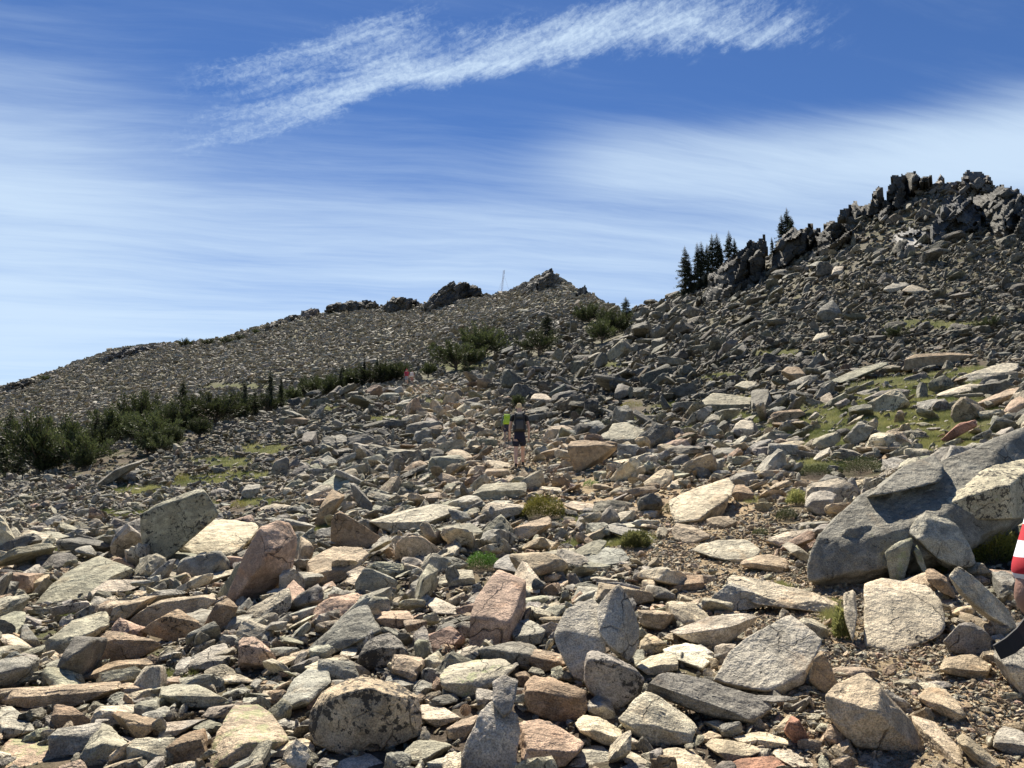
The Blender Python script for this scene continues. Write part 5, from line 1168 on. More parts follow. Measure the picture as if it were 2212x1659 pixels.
TL = [  # treeline shrubs on the left: (u, base, top, kind, label)
 (10,1035,905,1,'bushy pine cut off by the left edge, lowest of the treeline'), (38,1040,945,0,'small pine in front of the leftmost bushy pine'),
 (82,1030,905,2,'broad dark pine second from the left edge'), (60,1000,925,1,'dark pine filling the gap behind the leftmost pines'),
 (95,1028,985,3,'low rounded pine in front of the broad dark pine'), (128,1012,918,2,'wide pale-tipped pine with a forked top near the left end'),
 (165,1018,935,4,'wide spreading pine standing furthest forward at the rocks'), (178,1022,975,3,'low bush pine at the front foot of the spreading pine'),
 (150,985,915,1,'pine between the forked pine and the twin dead tops'), (205,975,905,0,'narrow pine below the two thin dead tops'),
 (215,990,925,1,'pine with bare stems left of the first clearing'), (243,960,885,2,'dense pine under the round-headed pine'),
 (262,955,895,4,'squat pine in the middle of the thicket'), (285,962,900,3,'thin-foliaged pine left of the round-headed pine'),
 (305,940,852,1,'round-headed pine rising clear of the thicket'), (330,965,895,4,'low wide pine right of the round-headed pine'),
 (350,948,885,2,'mid-height pine left of the tall dark pine'), (318,985,930,3,'small yellow-tipped pine alone at the front of the thicket'),
 (392,920,833,0,'tallest dark-headed pine in the thicket'), (378,945,872,2,'pine just left of the tallest dark-headed pine'),
 (412,935,862,1,'pine just right of the tallest dark-headed pine'), (345,985,945,4,'straggly low pine by the flat rocks'),
 (372,972,925,3,'low pale pine in front of the tallest pine'), (440,925,865,2,'broad olive-green pine right of the tall pines'),
 (468,922,862,4,'wide pine with light tips near the thin spruce top'), (432,950,905,3,'low front pine below the broad olive pine'),
 (498,915,868,2,'rounded pine left of the narrow dark spruce'), (525,905,862,1,'pine between two narrow spruces'),
 (548,905,858,0,'narrow-crowned pine with grey stems'), (578,898,862,4,'low wide pine around the foot of the dark spruce'),
 (606,890,846,1,'pine with reddish bare stems right of the dark spruce'), (630,880,845,3,'pale open pine in the thinning part of the treeline'),
 (652,868,828,1,'dark upright pine near the thin end of the treeline'), (676,860,822,2,'feathery pine left of the second dark spruce'),
 (692,862,822,4,'wide pine close to the second dark spruce'), (715,862,822,3,'small pine between the last spruces'),
 (740,852,805,1,'pine left of the black pointed spruce'), (762,848,808,3,'small pine right of the black pointed spruce'),
 (800,842,800,4,'wide olive pine near the upper end of the treeline'), (822,838,795,1,'dark pine near the upper end of the treeline'),
 (840,834,796,3,'small pine just left of the red hiker'), (858,830,790,2,'last pine before the two distant hikers'),
 (925,815,788,3,'small yellowish pine alone right of the distant hikers'), (985,800,748,4,'big dark pine, left half of the pair above the hikers'),
 (1012,795,752,1,'slim pine between the two big dark pines'), (1004,805,772,0,'little pine at the foot of the big dark pine pair'),
 (1045,772,714,2,'tall rounded pine, right half of the pair above the hikers'), (1028,785,765,3,'small pale bush pine below the tall rounded pine'),
 (1164,768,726,4,'round pine at the lower left of the conical tree'), (1273,700,662,2,'squat dark pine on the peak\'s right foot'),
 (1300,742,700,1,'left one of the two pines below the saddle'), (1328,726,682,2,'right one of the two pines below the saddle'),
 (1314,706,676,3,'faint small pine behind the pines below the saddle'),
 (2138,715,690,4,'low dark pine on the upper right slope'), (1935,735,712,4,'scrubby pine patch left of centre on the right slope'), (1120,882,858,3,'small pine just above the nearest hiker\'s head')]
for (u_, vb_, vt_, k_, lab) in TL:
    if k_ == 1 and int(u_) % 2 == 0 and u_ < 900: k_ = 5
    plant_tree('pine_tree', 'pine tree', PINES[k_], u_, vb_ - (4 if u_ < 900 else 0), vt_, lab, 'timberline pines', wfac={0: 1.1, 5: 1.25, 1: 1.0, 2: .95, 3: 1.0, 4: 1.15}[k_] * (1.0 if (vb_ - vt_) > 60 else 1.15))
SPR = [(205,970,906,0,'thin dead-topped spruce, left of the pair'), (222,965,900,0,'thin dead-topped spruce, right of the pair'), (527,905,820,1,'narrow spruce third from the right of the treeline spires'),
 (582,890,798,1,'dark slender spruce, tallest spire of the treeline'), (605,885,812,0,'thin spruce right behind the tallest spire'), (735,855,792,1,'dark pointed spruce in the upper part of the treeline'),
 (785,840,772,1,'black spruce standing clear of the far pines'), (814,822,768,0,'thin faint spruce near the upper end of the treeline'), (748,845,788,0,'thin spruce just right of the dark pointed spruce'), (482,905,845,0,'thin leader of spruce above the middle of the thicket'),
 (1183,742,674,3,'broad conical spruce alone on the central slope'), (1353,680,643,3,'conical spruce on the saddle against the sky'),
 (1480,634,536,2,'leftmost spruce of the skyline row, wide at the base'), (1492,632,560,2,'low full spruce between the two leftmost skyline spruces'), (1508,630,529,1,'second tall spruce of the skyline row from the left'),
 (1519,628,526,1,'third tall spruce of the skyline row from the left'), (1529,626,531,0,'slim spruce in the middle of the skyline row'), (1541,622,511,1,'tall spruce of the skyline row next to the tallest tip'),
 (1554,618,508,1,'tallest-tipped spruce of the skyline row'), (1577,600,503,1,'spruce right of the gap in the skyline row'), (1590,590,517,0,'shortest spruce at the right end of the skyline row'),
 (1692,560,467,2,'left spruce of the three behind the beaked crag'), (1705,555,454,2,'tallest spruce of the three behind the beaked crag'), (1712,555,470,1,'right spruce of the three behind the beaked crag'), (1669,560,514,0,'small spruce tip left of the three behind the crag'),
 (1560,615,530,0,'thin spruce squeezed behind the tallest-tipped spruce')]
for (u_, vb_, vt_, k_, lab) in SPR:
    Yf = None
    if 1470 < u_ < 1720: Yf = float(np.nanmin([float(hit(u_, q)[0]) for q in (vb_ + 30, vb_ + 45)] + [140])) + (4 if u_ < 1600 else 16)
    if u_ == 1353: Yf = float(hit(1353, 694)[0])
    if 1470 < u_ < 1600: Yf = 118 - (u_ - 1480) * .05
    plant_tree('spruce_tree', 'spruce tree', SPRUCES[k_], u_, vb_, vt_, lab, 'spruces', Y=Yf, wfac=(1.0 if u_ < 1000 else 1.7) if u_ < 1400 else 1.25)
for j, (u_, vb_, vt_, lab) in enumerate([(553,716,712,'tiny bush on the far left ridge, right one of a row'), (490,738,728,'tiny bush on the far left ridge where it steepens'), (517,731,724,'tiny bush on the far left ridge between two others'), (97,818,810,'tiny bush on the far ridge near the left edge'),
                               (400,744,732,'low bush on the flat part of the far ridge'), (450,742,732,'wider low bush on the flat part of the far ridge'), (288,755,748,'tiny bush at the bend of the far ridge')]):
    plant_tree('bush', 'bush', PINES[4 if j % 2 else 2], u_, vb_ + 6, vt_ - 2, lab, 'small bushes on the far ridge', wfac=1.3)

# low plants: dome of leafy shoots
def low_plant(name, label, u, v, wpx, hpx, mat, leaf, n, cat='shrub', stiff=.8, droop=0.0):
    Y = float(hit(u, v)[0]); k = Y / FPX; s_, _ = ray(u, v); X = float(s_) * Y; g = float(H(X, Y)); r_ = np.random.default_rng(int(u * 7 + v))
    W = wpx * k / 2; Hh = hpx * k; a = r_.uniform(0, 6.283, n); q = np.sqrt(r_.random(n)); zz = r_.random(n) ** .6
    lump = 1 + .35 * np.sin(a * 3 + 1) * q
    C = np.stack([np.cos(a) * q * W, np.sin(a) * q * W * .8, Hh * zz * np.sqrt(np.clip(1 - q * q * .9, .05, 1)) * lump], 1)
    D_ = unit(np.stack([np.cos(a) * q, np.sin(a) * q, np.full(n, stiff)], 1) + r_.normal(size=(n, 3)) * .45)
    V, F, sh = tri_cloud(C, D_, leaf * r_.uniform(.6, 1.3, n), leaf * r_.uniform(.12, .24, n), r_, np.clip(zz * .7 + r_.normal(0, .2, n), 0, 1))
    e_ = empty(name, (X, Y, g)); tag(e_, label, cat)
    fo = mesh_obj('foliage', V, F, mat, parent=e_, attrs={'shade': ('FLOAT', sh)})
    st = join([tube([[0, 0, -.03], C[i] * .5, C[i] * .95], [.004, .003, .0015], 4) for i in r_.integers(0, n, 14)])
    mesh_obj('stems', st[0], st[1], M_BARK, parent=e_)
    return e_
low_plant('shrub', 'yellow-green feathery shrub growing among rocks in front of the nearest hiker', 1172, 1118, 95, 46, M_SHRUBY, .035, 5200)
low_plant('leafy_plant', 'bright green low leafy plant behind the pink block', 1040, 1228, 72, 34, M_SHRUBG, .022, 3600, 'plant', .5)
low_plant('juniper', 'round dark juniper cushion under the turf bank beside the huge boulder', 1862, 1022, 95, 36, M_JUNI, .03, 4200)
low_plant('juniper', 'flat grey-green juniper mat under the turf bank', 1765, 1030, 75, 26, M_JUNI, .026, 3000)
low_plant('juniper', 'small juniper tuft on the bare soil left of the square grey block', 1700, 1122, 44, 24, M_JUNI, .022, 1800)
low_plant('juniper', 'grassy tuft against the square grey block', 1722, 1090, 44, 30, M_GRASS, .045, 1300, 'grass tuft', 1.2)
low_plant('juniper', 'tiny juniper tuft below the bare soil slope', 1642, 1156, 34, 14, M_JUNI, .018, 1000)
low_plant('juniper', 'small juniper at the right foot of the dark trapezoid boulder', 1444, 1108, 28, 18, M_JUNI, .018, 900)
low_plant('leafy_plant', 'small bright green plant below the dark trapezoid boulder', 1277, 1052, 34, 16, M_SHRUBG, .025, 800, 'plant', .6)
low_plant('leafy_plant', 'yellow and orange low plant on the slope above the red-brown boulder', 1365, 880, 50, 14, M_SHRUBY, .05, 900, 'plant', .8)
low_plant('shrub', 'small reddish-green shrub on the left slope', 392, 1042, 30, 20, M_SHRUBY, .04, 700)
low_plant('shrub', 'small yellow-green shrub right of the tall dark slab', 515, 1098, 34, 18, M_SHRUBY, .03, 800)
low_plant('shrub', 'golden-green grass and twigs growing right of the hooked stone', 2150, 1215, 120, 75, M_SHRUBY, .035, 3800)
low_plant('shrub', 'tuft of yellow grass inside the rock arch', 2022, 1240, 40, 40, M_SHRUBY, .03, 900)
low_plant('grass_tuft', 'grass tuft at the left foot of the cracked boulder', 1822, 1380, 34, 60, M_GRASS, .05, 900, 'grass tuft', 1.2)
low_plant('grass_tuft', 'pale dry grass tuft in the stones right of centre', 1022, 1168, 34, 22, M_GRASS, .05, 500, 'grass tuft', 1.3)
low_plant('grass_tuft', 'green grass clump at the end of the long narrow grey slab', 1372, 1182, 62, 32, M_GRASS, .05, 2200, 'grass tuft', 1.2)
# dead twigs
def twigs(name, label, u, v, wpx, hpx, n, cat='dead branches', flat_=.5):
    Y = float(hit(u, v)[0]); k = Y / FPX; s_, _ = ray(u, v); X = float(s_) * Y; g = float(H(X, Y)); r_ = np.random.default_rng(int(u + v)); parts = []
    for i in range(n):
        a = r_.uniform(0, 6.28); L = wpx * k * r_.uniform(.3, .6); P = [np.array([r_.normal(0, .1) * wpx * k, r_.normal(0, .1) * wpx * k, .01])]; d = unit(np.array([math.cos(a), math.sin(a) * .5, r_.uniform(.1, 1.0) * hpx / wpx * 2]))
        for s in range(5): d = unit(d + r_.normal(size=3) * .25); P.append(P[-1] + d * L / 5)
        parts.append(tube(P, np.linspace(.005, .0015, 6), 4))
        for q in (2, 3, 4):
            dd = unit(d + r_.normal(size=3) * .8); parts.append(tube([P[q], P[q] + dd * L * .25, P[q] + dd * L * .25 + unit(dd + r_.normal(size=3) * .5) * L * .15], [.0025, .002, .001], 3))
    V, F = join(parts); o = mesh_obj(name, V, F, M_TWIG, smooth=True); o.location = (X, Y, g); tag(o, label, cat); return o
M_TWIG = flat_mat('dead_wood', (.46, .38, .28), .8, .3, 20)
M_TWIGD = flat_mat('dark_twigs', (.12, .07, .05), .8, .3, 20)
twigs('dead_branches', 'tangle of bleached dead twigs under the black-spotted boulder at the right edge', 2135, 1170, 110, 50, 26)
o_ = twigs('dead_branches', 'thin bare dark twigs sticking up left of the pink block', 985, 1415, 70, 80, 9); o_.data.materials.clear(); o_.data.materials.append(M_TWIGD)
def log_piece(label, u1, v1, u2, v2, rad, name='driftwood_stick', lift=.05):
    Y = float(hit((u1 + u2) / 2, max(v1, v2))[0]); A, B_ = np.array(at(u1, v1, Y)), np.array(at(u2, v2, Y + .05)); r_ = np.random.default_rng(int(u1))
    P = [A + (B_ - A) * q + r_.normal(size=3) * rad * .8 for q in np.linspace(0, 1, 7)]; V, F = tube(P, np.array([.7, 1, 1.1, .9, .8, .6, .3]) * rad, 8); o = mesh_obj(name, V, F, M_TWIG, smooth=True); tag(o, label, 'stick'); return o
log_piece('bleached stick lying in front of the black-spotted boulder at the right edge', 2070, 1128, 2148, 1121, .018)
log_piece('grey weathered branch left of the pink block', 912, 1345, 1005, 1330, .02)

# pine cone
def pine_cone():
    Y = float(hit(1005, 1545)[0]) - .05; c = np.array(at(1004, 1534, Y)); r_ = np.random.default_rng(3); Vs, Fs, off = [], [], 0
    for k in range(90):
        q = k / 90; a = k * 2.39996; rr = .032 * math.sin(math.pi * min(.12 + q * .86, 1)) + .003; z_ = (q - .5) * .085
        d = np.array([math.cos(a), math.sin(a), .35]); p0 = np.array([0, 0, z_]); t_ = np.cross(d, [0, 0, 1]); t_ /= np.linalg.norm(t_)
        tip = p0 + d * rr; w_ = .008; up = np.array([0, 0, .0045])
        Vq = np.array([p0 - t_ * .002, p0 + t_ * .002, tip + t_ * w_ - d * .004, tip - t_ * w_ - d * .004, tip + d * .003, tip + t_ * w_ - d * .004 + up, tip - t_ * w_ - d * .004 + up, tip + d * .003 + up])
        Fq = np.array([[0, 1, 2], [0, 2, 3], [3, 2, 4], [5, 6, 7], [0, 6, 5], [0, 5, 1], [2, 5, 7], [2, 7, 4], [3, 7, 6], [3, 4, 7]]); Vs.append(Vq); Fs.append(Fq + off); off += 8
    V = np.vstack(Vs) @ np.array(Euler((1.3, .3, .5)).to_matrix()).T
    o = mesh_obj('pine_cone', V, np.vstack(Fs), flat_mat('cone_scales', (.34, .24, .15), .7, .3, 30)); o.location = c; tag(o, 'brown open pine cone lying in a gap between the foreground boulders', 'pine cone')
pine_cone()

# grass
gn = 22000; pick = rng.integers(0, len(GRASS), gn * 2); areas = np.array([g[2] * g[3] for g in GRASS], float); pick = rng.choice(len(GRASS), gn * 2, p=areas ** .8 / (areas ** .8).sum())
ga = rng.uniform(0, 6.283, gn * 2); gq = np.sqrt(rng.random(gn * 2)) * 1.15; GA = np.array(GRASS, float)[pick]
gu_, gv_ = GA[:, 0] + np.cos(ga) * gq * GA[:, 2], GA[:, 1] + np.sin(ga) * gq * GA[:, 3]
gy = hit(gu_, gv_); ok = ~np.isnan(gy) & (gy > 3.5); gu_, gv_, gy = gu_[ok], gv_[ok], gy[ok]; gs, _ = ray(gu_, gv_); gx = gs * gy; gz = H(gx, gy)
mk = grass_mask(gx, gy, gz); ok = rng.random(len(mk)) < mk; gx, gy, gz = gx[ok][:gn], gy[ok][:gn], gz[ok][:gn]
nb = 13; base = np.repeat(np.stack([gx, gy, gz], 1), nb, 0); Yr = np.repeat(gy, nb); n = len(base)
sc_ = np.clip(Yr / 14, 1, 3.2); base = base + rng.normal(size=(n, 3)) * np.array([.05, .05, 0]) * sc_[:, None]; base[:, 2] = H(base[:, 0], base[:, 1]) - .005
D_ = unit(np.stack([rng.normal(0, .42, n), rng.normal(0, .42, n), np.ones(n)], 1)); Ln = rng.uniform(.03, .085, n) * sc_ ** .7
pat = np.clip(.5 + 1.1 * n2(base[:, 0], base[:, 1], 1.3, 30) + rng.normal(0, .22, n), 0, 1)
V, F, sh = tri_cloud(base, D_, Ln, .0022 * sc_ * rng.uniform(.7, 1.3, n), rng, pat)
go = mesh_obj('grass', V, F, M_GRASS, attrs={'shade': ('FLOAT', sh)}); tag(go, 'short alpine grass and turf growing between the rocks', 'grass', None, 'stuff')
# ------------------------------------------------------------------ radio mast on the far ridge
def mast():
    Y = 300.0; g = at(1083, 640, Y); top = at(1089, 584, Y); hgt = top[2] - g[2]; e_ = empty('radio_mast', (g[0], Y, float(H(g[0], Y)) - .5)); tag(e_, 'thin lattice radio mast standing on the saddle of the far ridge', 'radio mast'); hgt = top[2] - e_.location[2]
    M = flat_mat('mast_steel', (.42, .36, .36), .5, .1, 1); parts = []
    lean = np.array([top[0] - g[0], 0, 0]) * .9
    def leg(k, q): a = k * 2.094 + .4; return np.array([math.cos(a) * .33, math.sin(a) * .33, q * hgt]) + lean * q
    for k in range(3):
        V, F = tube([leg(k, 0), leg(k, 1)], [.035, .035], 5); mesh_obj('leg', V, F, M, parent=e_)
    for i in range(30):
        for k in range(3): parts.append(tube([leg(k, i / 30), leg((k + 1) % 3, (i + 1) / 30)], [.016, .016], 4))
    V, F = join(parts); mesh_obj('bracing', V, F, M, parent=e_)
    for k in range(3):
        a = k * 2.094; p_ = [leg(0, .8), np.array([math.cos(a) * 4, math.sin(a) * 4, -.5])]; V, F = tube(p_, [.02, .02], 4); mesh_obj('guy_wire', V, F, M, parent=e_)
    V, F = tube([leg(0, .86), leg(0, 1.02)], [.12, .05], 6); mesh_obj('antenna', V, F, M, parent=e_)
mast()
# ------------------------------------------------------------------ people: one skinned surface per body, clothes over it
def skin_mesh(name, chains, mat, parent=None, sub=2, root=0):
    """chains: lists of (x, y, z, radius or (rx, ry)); points closer than 1 mm are welded"""
    verts, rad, edges, index = [], [], [], {}
    for ch in chains:
        prev = None
        for q in ch:
            key = tuple(round(c, 3) for c in q[:3])
            if key not in index: index[key] = len(verts); verts.append(q[:3]); rad.append(q[3] if isinstance(q[3], tuple) else (q[3], q[3]))
            i = index[key]
            if prev is not None and prev != i: edges.append((prev, i))
            prev = i
    me = bpy.data.meshes.new(name); me.from_pydata(verts, edges, []); o = bpy.data.objects.new(name, me); COL.objects.link(o)
    sk = o.modifiers.new('skin', 'SKIN'); sk.use_smooth_shade = True; sk.branch_smoothing = 0.4
    lay = me.skin_vertices[0] if me.skin_vertices else None
    if lay is None:
        bm = bmesh.new(); bm.from_mesh(me); bm.verts.layers.skin.verify(); bm.to_mesh(me); bm.free(); lay = me.skin_vertices[0]
    for i, r in enumerate(rad): lay.data[i].radius = r; lay.data[i].use_root = (i == root)
    ss = o.modifiers.new('sub', 'SUBSURF'); ss.levels = sub; ss.render_levels = sub
    dg = bpy.context.evaluated_depsgraph_get(); ev = o.evaluated_get(dg); m2 = bpy.data.meshes.new_from_object(ev)
    o.modifiers.clear(); o.data = m2; m2.name = name; m2.materials.clear(); m2.materials.append(mat)
    m2.polygons.foreach_set('use_smooth', [True] * len(m2.polygons))
    if parent: o.parent = parent
    return o
def hand_chains(w, dirv, side, curl=.5):
    """palm, four fingers of unequal length and a thumb from the side of the palm. w = wrist point, dirv = forearm direction"""
    d = np.array(dirv, float); d /= np.linalg.norm(d); lat = np.array([0, 1, 0.0]); lat = unit(lat - d * (lat @ d)); nrm = np.cross(d, lat) * side
    w = np.array(w); pc = w + d * .045; ke = w + d * .085; out = [[(*w, .024), (*pc, (.034, .016)), (*ke, (.034, .014))]]
    for k, L in enumerate((.066, .075, .070, .055)):
        b = ke + lat * (.027 - .018 * k); m_ = b + d * L * .5 - nrm * L * .12 * curl; e_ = m_ + unit(d * .8 - nrm * .7 * curl) * L * .3; t_ = e_ + unit(d * .5 - nrm * curl) * L * .28
        out.append([(*ke, (.034, .014)), (*b, .0095), (*m_, .009), (*e_, .0085), (*t_, .007)])
    tb = w + d * .03 + lat * .026; tm = tb + unit(d * .7 + lat * .6) * .035; tt = tm + unit(d + lat * .1) * .03
    out.append([(*pc, (.034, .016)), (*tb, .012), (*tm, .011), (*tt, .009)])
    return out
def person(label, loc, rz, height, shirt, shorts, hair=None, arms=((.0, -.05), (.0, -.05)), step=.22, long_legs=False, long_sleeve=False, hat=None, skin=(.52, .33, .24), shirt_mat=None, name='person', elbow_bend=(.12, .12), stoop=.06, shoe=(.03, .03, .03), sock=(.02, .02, .02)):
    k = height / 1.80; e_ = empty(name, loc, rz); e_.scale = (k, k, k); tag(e_, label, 'person')
    ms = flat_mat('skin', skin, .55, .08, 20); mshirt = shirt_mat or flat_mat('shirt_cloth', shirt, .85, .15, 15, .2); mshort = flat_mat('shorts_cloth', shorts, .85, .12, 15, .2)
    hipz = .93; f1, f2 = step, -step * .6                      # forward offsets of the right / left foot
    R_ft, L_ft = (.10, f1, .09 + .10), (-.10, f2, .09)
    def leg(sx, fy, fz):
        hip = (sx * .09, 0, hipz - .04); kn = (sx * .10, fy * .55 + .05, .50 + (fz - .09) * .6); an = (sx * .10, fy, fz); toe = (sx * .115, fy + .17, fz - .055)
        heel = (sx * .10, fy - .05, fz - .05)
        return hip, kn, an, toe, heel
    body = []; pel = (0, 0, hipz + .02, (.145, .115)); wst = (0, .01, 1.10, (.135, .10)); chs = (0, stoop * .6, 1.30, (.165, .11)); nb = (0, stoop, 1.47, (.085, .07)); nk = (0, stoop + .02, 1.55, .052); hd0 = (0, stoop + .04, 1.62, (.07, .078)); hd1 = (0, stoop + .05, 1.70, (.076, .092)); hd2 = (0, stoop + .045, 1.765, (.06, .07))
    body.append([pel, wst, chs, nb, nk, hd0, hd1, hd2])
    sl_sh = []; sl_shirt = [[(0, .0, hipz + .05, (.168, .140)), (0, .01, 1.10, (.152, .118)), (0, stoop * .6, 1.30, (.178, .125)), (0, stoop, 1.46, (.105, .085)), (0, stoop + .015, 1.505, .062)]]
    sl_short = [[(0, 0, hipz + .14, (.158, .130)), (0, 0, hipz + .02, (.172, .148)), (0, 0, hipz - .08, (.175, .135))]]
    shoes, socks = [], []
    for sx, fy, fz in ((1, f1, .09 + abs(step) * .35), (-1, f2, .09)):
        hip, kn, an, toe, heel = leg(sx, fy, fz)
        md = tuple(.5 * (a + b) for a, b in zip(hip, kn)); cf = tuple(.62 * a + .38 * b for a, b in zip(kn, an))
        body.append([pel, (*hip, .088), (*md, .074), (*kn, .057), (*cf, (.056, .060)), (*an, .038), (*toe, (.035, .025))])
        lo = (kn[0], kn[1], kn[2] + .06) if not long_legs else (an[0], an[1], an[2] + .03)
        mid_ = tuple(.5 * (a + b) for a, b in zip(hip, lo)) if not long_legs else kn
        sl_short.append([(0, 0, hipz - .08, (.175, .135)), (hip[0], hip[1] * .5 + mid_[1] * .5, hip[2] - .12, .108), (*mid_, .108 if not long_legs else .075), (*lo, .100 if not long_legs else .058)])
        shoes.append([(heel[0], heel[1], heel[2] + .01, (.042, .036)), (an[0], an[1] + .02, an[2] - .035, (.046, .042)), (toe[0], toe[1] - .04, toe[2] + .002, (.046, .032)), (toe[0], toe[1] + .035, toe[2] - .004, (.036, .024))])
        socks.append([(an[0], an[1], an[2] + .05, .043), (an[0], an[1], an[2] - .02, .046)])
    for sx, (fw, outw), eb in ((1, arms[0], elbow_bend[0]), (-1, arms[1], elbow_bend[1])):
        shp = np.array([sx * .185, stoop, 1.43]); el_ = shp + np.array([sx * (.075 + outw * 0), -.03 + fw * .5, -.29]); wr = el_ + unit(np.array([sx * .0, eb, -1.0]) + np.array([0, fw, 0])) * .25
        body.append([nb, (*shp, .058), (*(.5 * (shp + el_)), .048), (*el_, .040), (*(.4 * wr + .6 * el_), .040), (*wr, .027)]); body += hand_chains(wr, wr - el_, sx)
        sl_shirt.append([(0, stoop, 1.46, (.105, .085)), (*(shp + np.array([0, 0, .005])), .074), (*(shp * .45 + el_ * .55 if not long_sleeve else el_), .064 if not long_sleeve else .052)] + ([(*wr, .036)] if long_sleeve else []))
    skin_mesh('body', body, ms, e_)
    # ears and nose belong to the head surface area, added as their own small features
    hx, hy, hz = 0, stoop + .05, 1.685
    if hair:
        mh = flat_mat('hair', hair, .7, .35, 60, .4)
        o = skin_mesh('hair', [[(0, hy - .055, hz - .045, (.055, .03)), (0, hy - .035, hz + .02, (.083, .065)), (0, hy - .005, hz + .075, (.078, .085)), (0, hy + .01, hz + .108, (.045, .055))]], mh, e_)
        V = np.array([v.co[:] for v in o.data.vertices]); dv = pnoise(V * 38) * .010; N_ = np.array([v.normal[:] for v in o.data.vertices]); V = V + N_ * dv[:, None]; o.data.vertices.foreach_set('co', V.astype(np.float32).ravel())
    if hat:
        mh = flat_mat('hat_cloth', hat, .8, .1, 20)
        skin_mesh('hat', [[(0, hy - .005, hz + .03, (.092, .105)), (0, hy, hz + .09, (.08, .09)), (0, hy, hz + .115, (.045, .05))]], mh, e_)
        V, F = [], []; an = np.linspace(0, 6.283, 25)[:-1]
        for rr, zz in ((.085, .035), (.15, .02), (.15, .026), (.085, .043)): V += [(math.cos(a) * rr, hy + math.sin(a) * rr, hz + zz) for a in an]
        for q in range(4):
            for j in range(24): F.append((q * 24 + j, q * 24 + (j + 1) % 24, ((q + 1) % 4) * 24 + (j + 1) % 24, ((q + 1) % 4) * 24 + j))
        mesh_obj('hat_brim', V, F, mh, parent=e_, smooth=True)
    skin_mesh('face_features', [[(0, hy + .085, hz + .0, .010), (0, hy + .112, hz - .022, .014), (0, hy + .09, hz - .035, .012)]], ms, e_, 1)
    for sx in (1, -1): skin_mesh('ear', [[(sx * .078, hy - .01, hz - .03, (.008, .014)), (sx * .086, hy - .015, hz + .0, (.010, .018)), (sx * .080, hy - .012, hz + .025, (.007, .012))]], ms, e_, 1)
    me_ = flat_mat('eye', (.03, .025, .02), .3)
    for sx in (1, -1): skin_mesh('eye', [[(sx * .030, hy + .080, hz + .012, .009), (sx * .036, hy + .080, hz + .012, .008)]], me_, e_, 1)
    skin_mesh('mouth', [[(-.022, hy + .080, hz - .062, .006), (0, hy + .088, hz - .062, .007), (.022, hy + .080, hz - .062, .006)]], flat_mat('lips', (.42, .18, .15), .5), e_, 1)
    o = skin_mesh('shirt', sl_shirt, mshirt, e_); skin_mesh('shorts' if not long_legs else 'trousers', sl_short, mshort, e_, root=1)
    msh = flat_mat('shoe', shoe, .7, .2, 30, .3); mso = flat_mat('sock', sock, .9, .1, 40)
    for c in shoes: skin_mesh('shoe', [c], msh, e_)
    for c in socks: skin_mesh('sock', [c], mso, e_)
    return e_
def rbox(w, d, h, bev, taper=0.0, n=3):
    bm = bmesh.new(); bmesh.ops.create_cube(bm, size=1)
    for v in bm.verts:
        s_ = 1 - taper * (v.co.z + .5); v.co = Vector((v.co.x * w * s_, v.co.y * d * (1 - taper * .6 * (v.co.z + .5)), v.co.z * h))
    bmesh.ops.bevel(bm, geom=bm.edges[:], offset=bev, segments=n, affect='EDGES', profile=.6)
    bmesh.ops.triangulate(bm, faces=bm.faces)
    V = np.array([v.co[:] for v in bm.verts]); F = np.array([[v.index for v in f.verts] for f in bm.faces]); bm.free(); return V, F
def backpack(label, loc, rz, k, col, col2, stoop=.06, wd=.30, hh=.50, tip=None):
    e_ = empty('backpack', loc, rz); e_.scale = (k, k, k); tag(e_, label, 'backpack'); m1 = flat_mat('pack_cloth', col, .7, .2, 25, .3); m2 = flat_mat('pack_trim', col2, .6, .2, 25, .2)
    yb = stoop * .5 - .125
    def part(nm, c, dims, bev, mat, taper=0.0):
        V, F = rbox(*dims, bev, taper); return mesh_obj(nm, V + np.array(c), F, mat, parent=e_, smooth=True)
    part('main_bag', (0, yb - .10, 1.26), (wd, .20, hh), .055, m1, .12)
    part('front_pocket', (0, yb - .215, 1.17), (wd * .72, .07, hh * .50), .03, m2, .1)
    part('top_pocket', (0, yb - .19, 1.42), (wd * .62, .08, hh * .22), .028, m2, .1)
    for sx in (1, -1): part('side_pocket', (sx * (wd / 2 + .01), yb - .09, 1.10), (.06, .13, hh * .3), .02, m2)
    part('hip_belt', (0, yb + .09, 1.03), (.35, .26, .06), .025, m1)
    for sx in (1, -1):
        V, F = tube([[sx * .10, yb - .03, 1.49], [sx * .115, yb + .07, 1.545], [sx * .12, yb + .19, 1.50], [sx * .125, yb + .26, 1.36], [sx * .15, yb + .20, 1.16], [sx * .15, yb + .02, 1.06]], np.full(6, .020), 8)
        mesh_obj('shoulder_strap', V, F, m1, parent=e_, smooth=True)
    V, F = tube([[-.04, yb - .03, 1.505], [-.02, yb - .045, 1.54], [.02, yb - .045, 1.54], [.04, yb - .03, 1.505]], np.full(4, .008), 6); mesh_obj('haul_loop', V, F, m2, parent=e_, smooth=True)
    if tip: part('top_flap', (0, yb - .10, 1.26 + hh / 2 - .02), (wd * .8, .19, .07), .03, flat_mat('pack_flap', tip, .7, .1, 20), .1)
    return e_
def stand(u, v): 
    Y = float(hit(u, v)[0]); s_, _ = ray(u, v); X = float(s_) * Y; return X, Y, float(at(u, v, Y)[2])
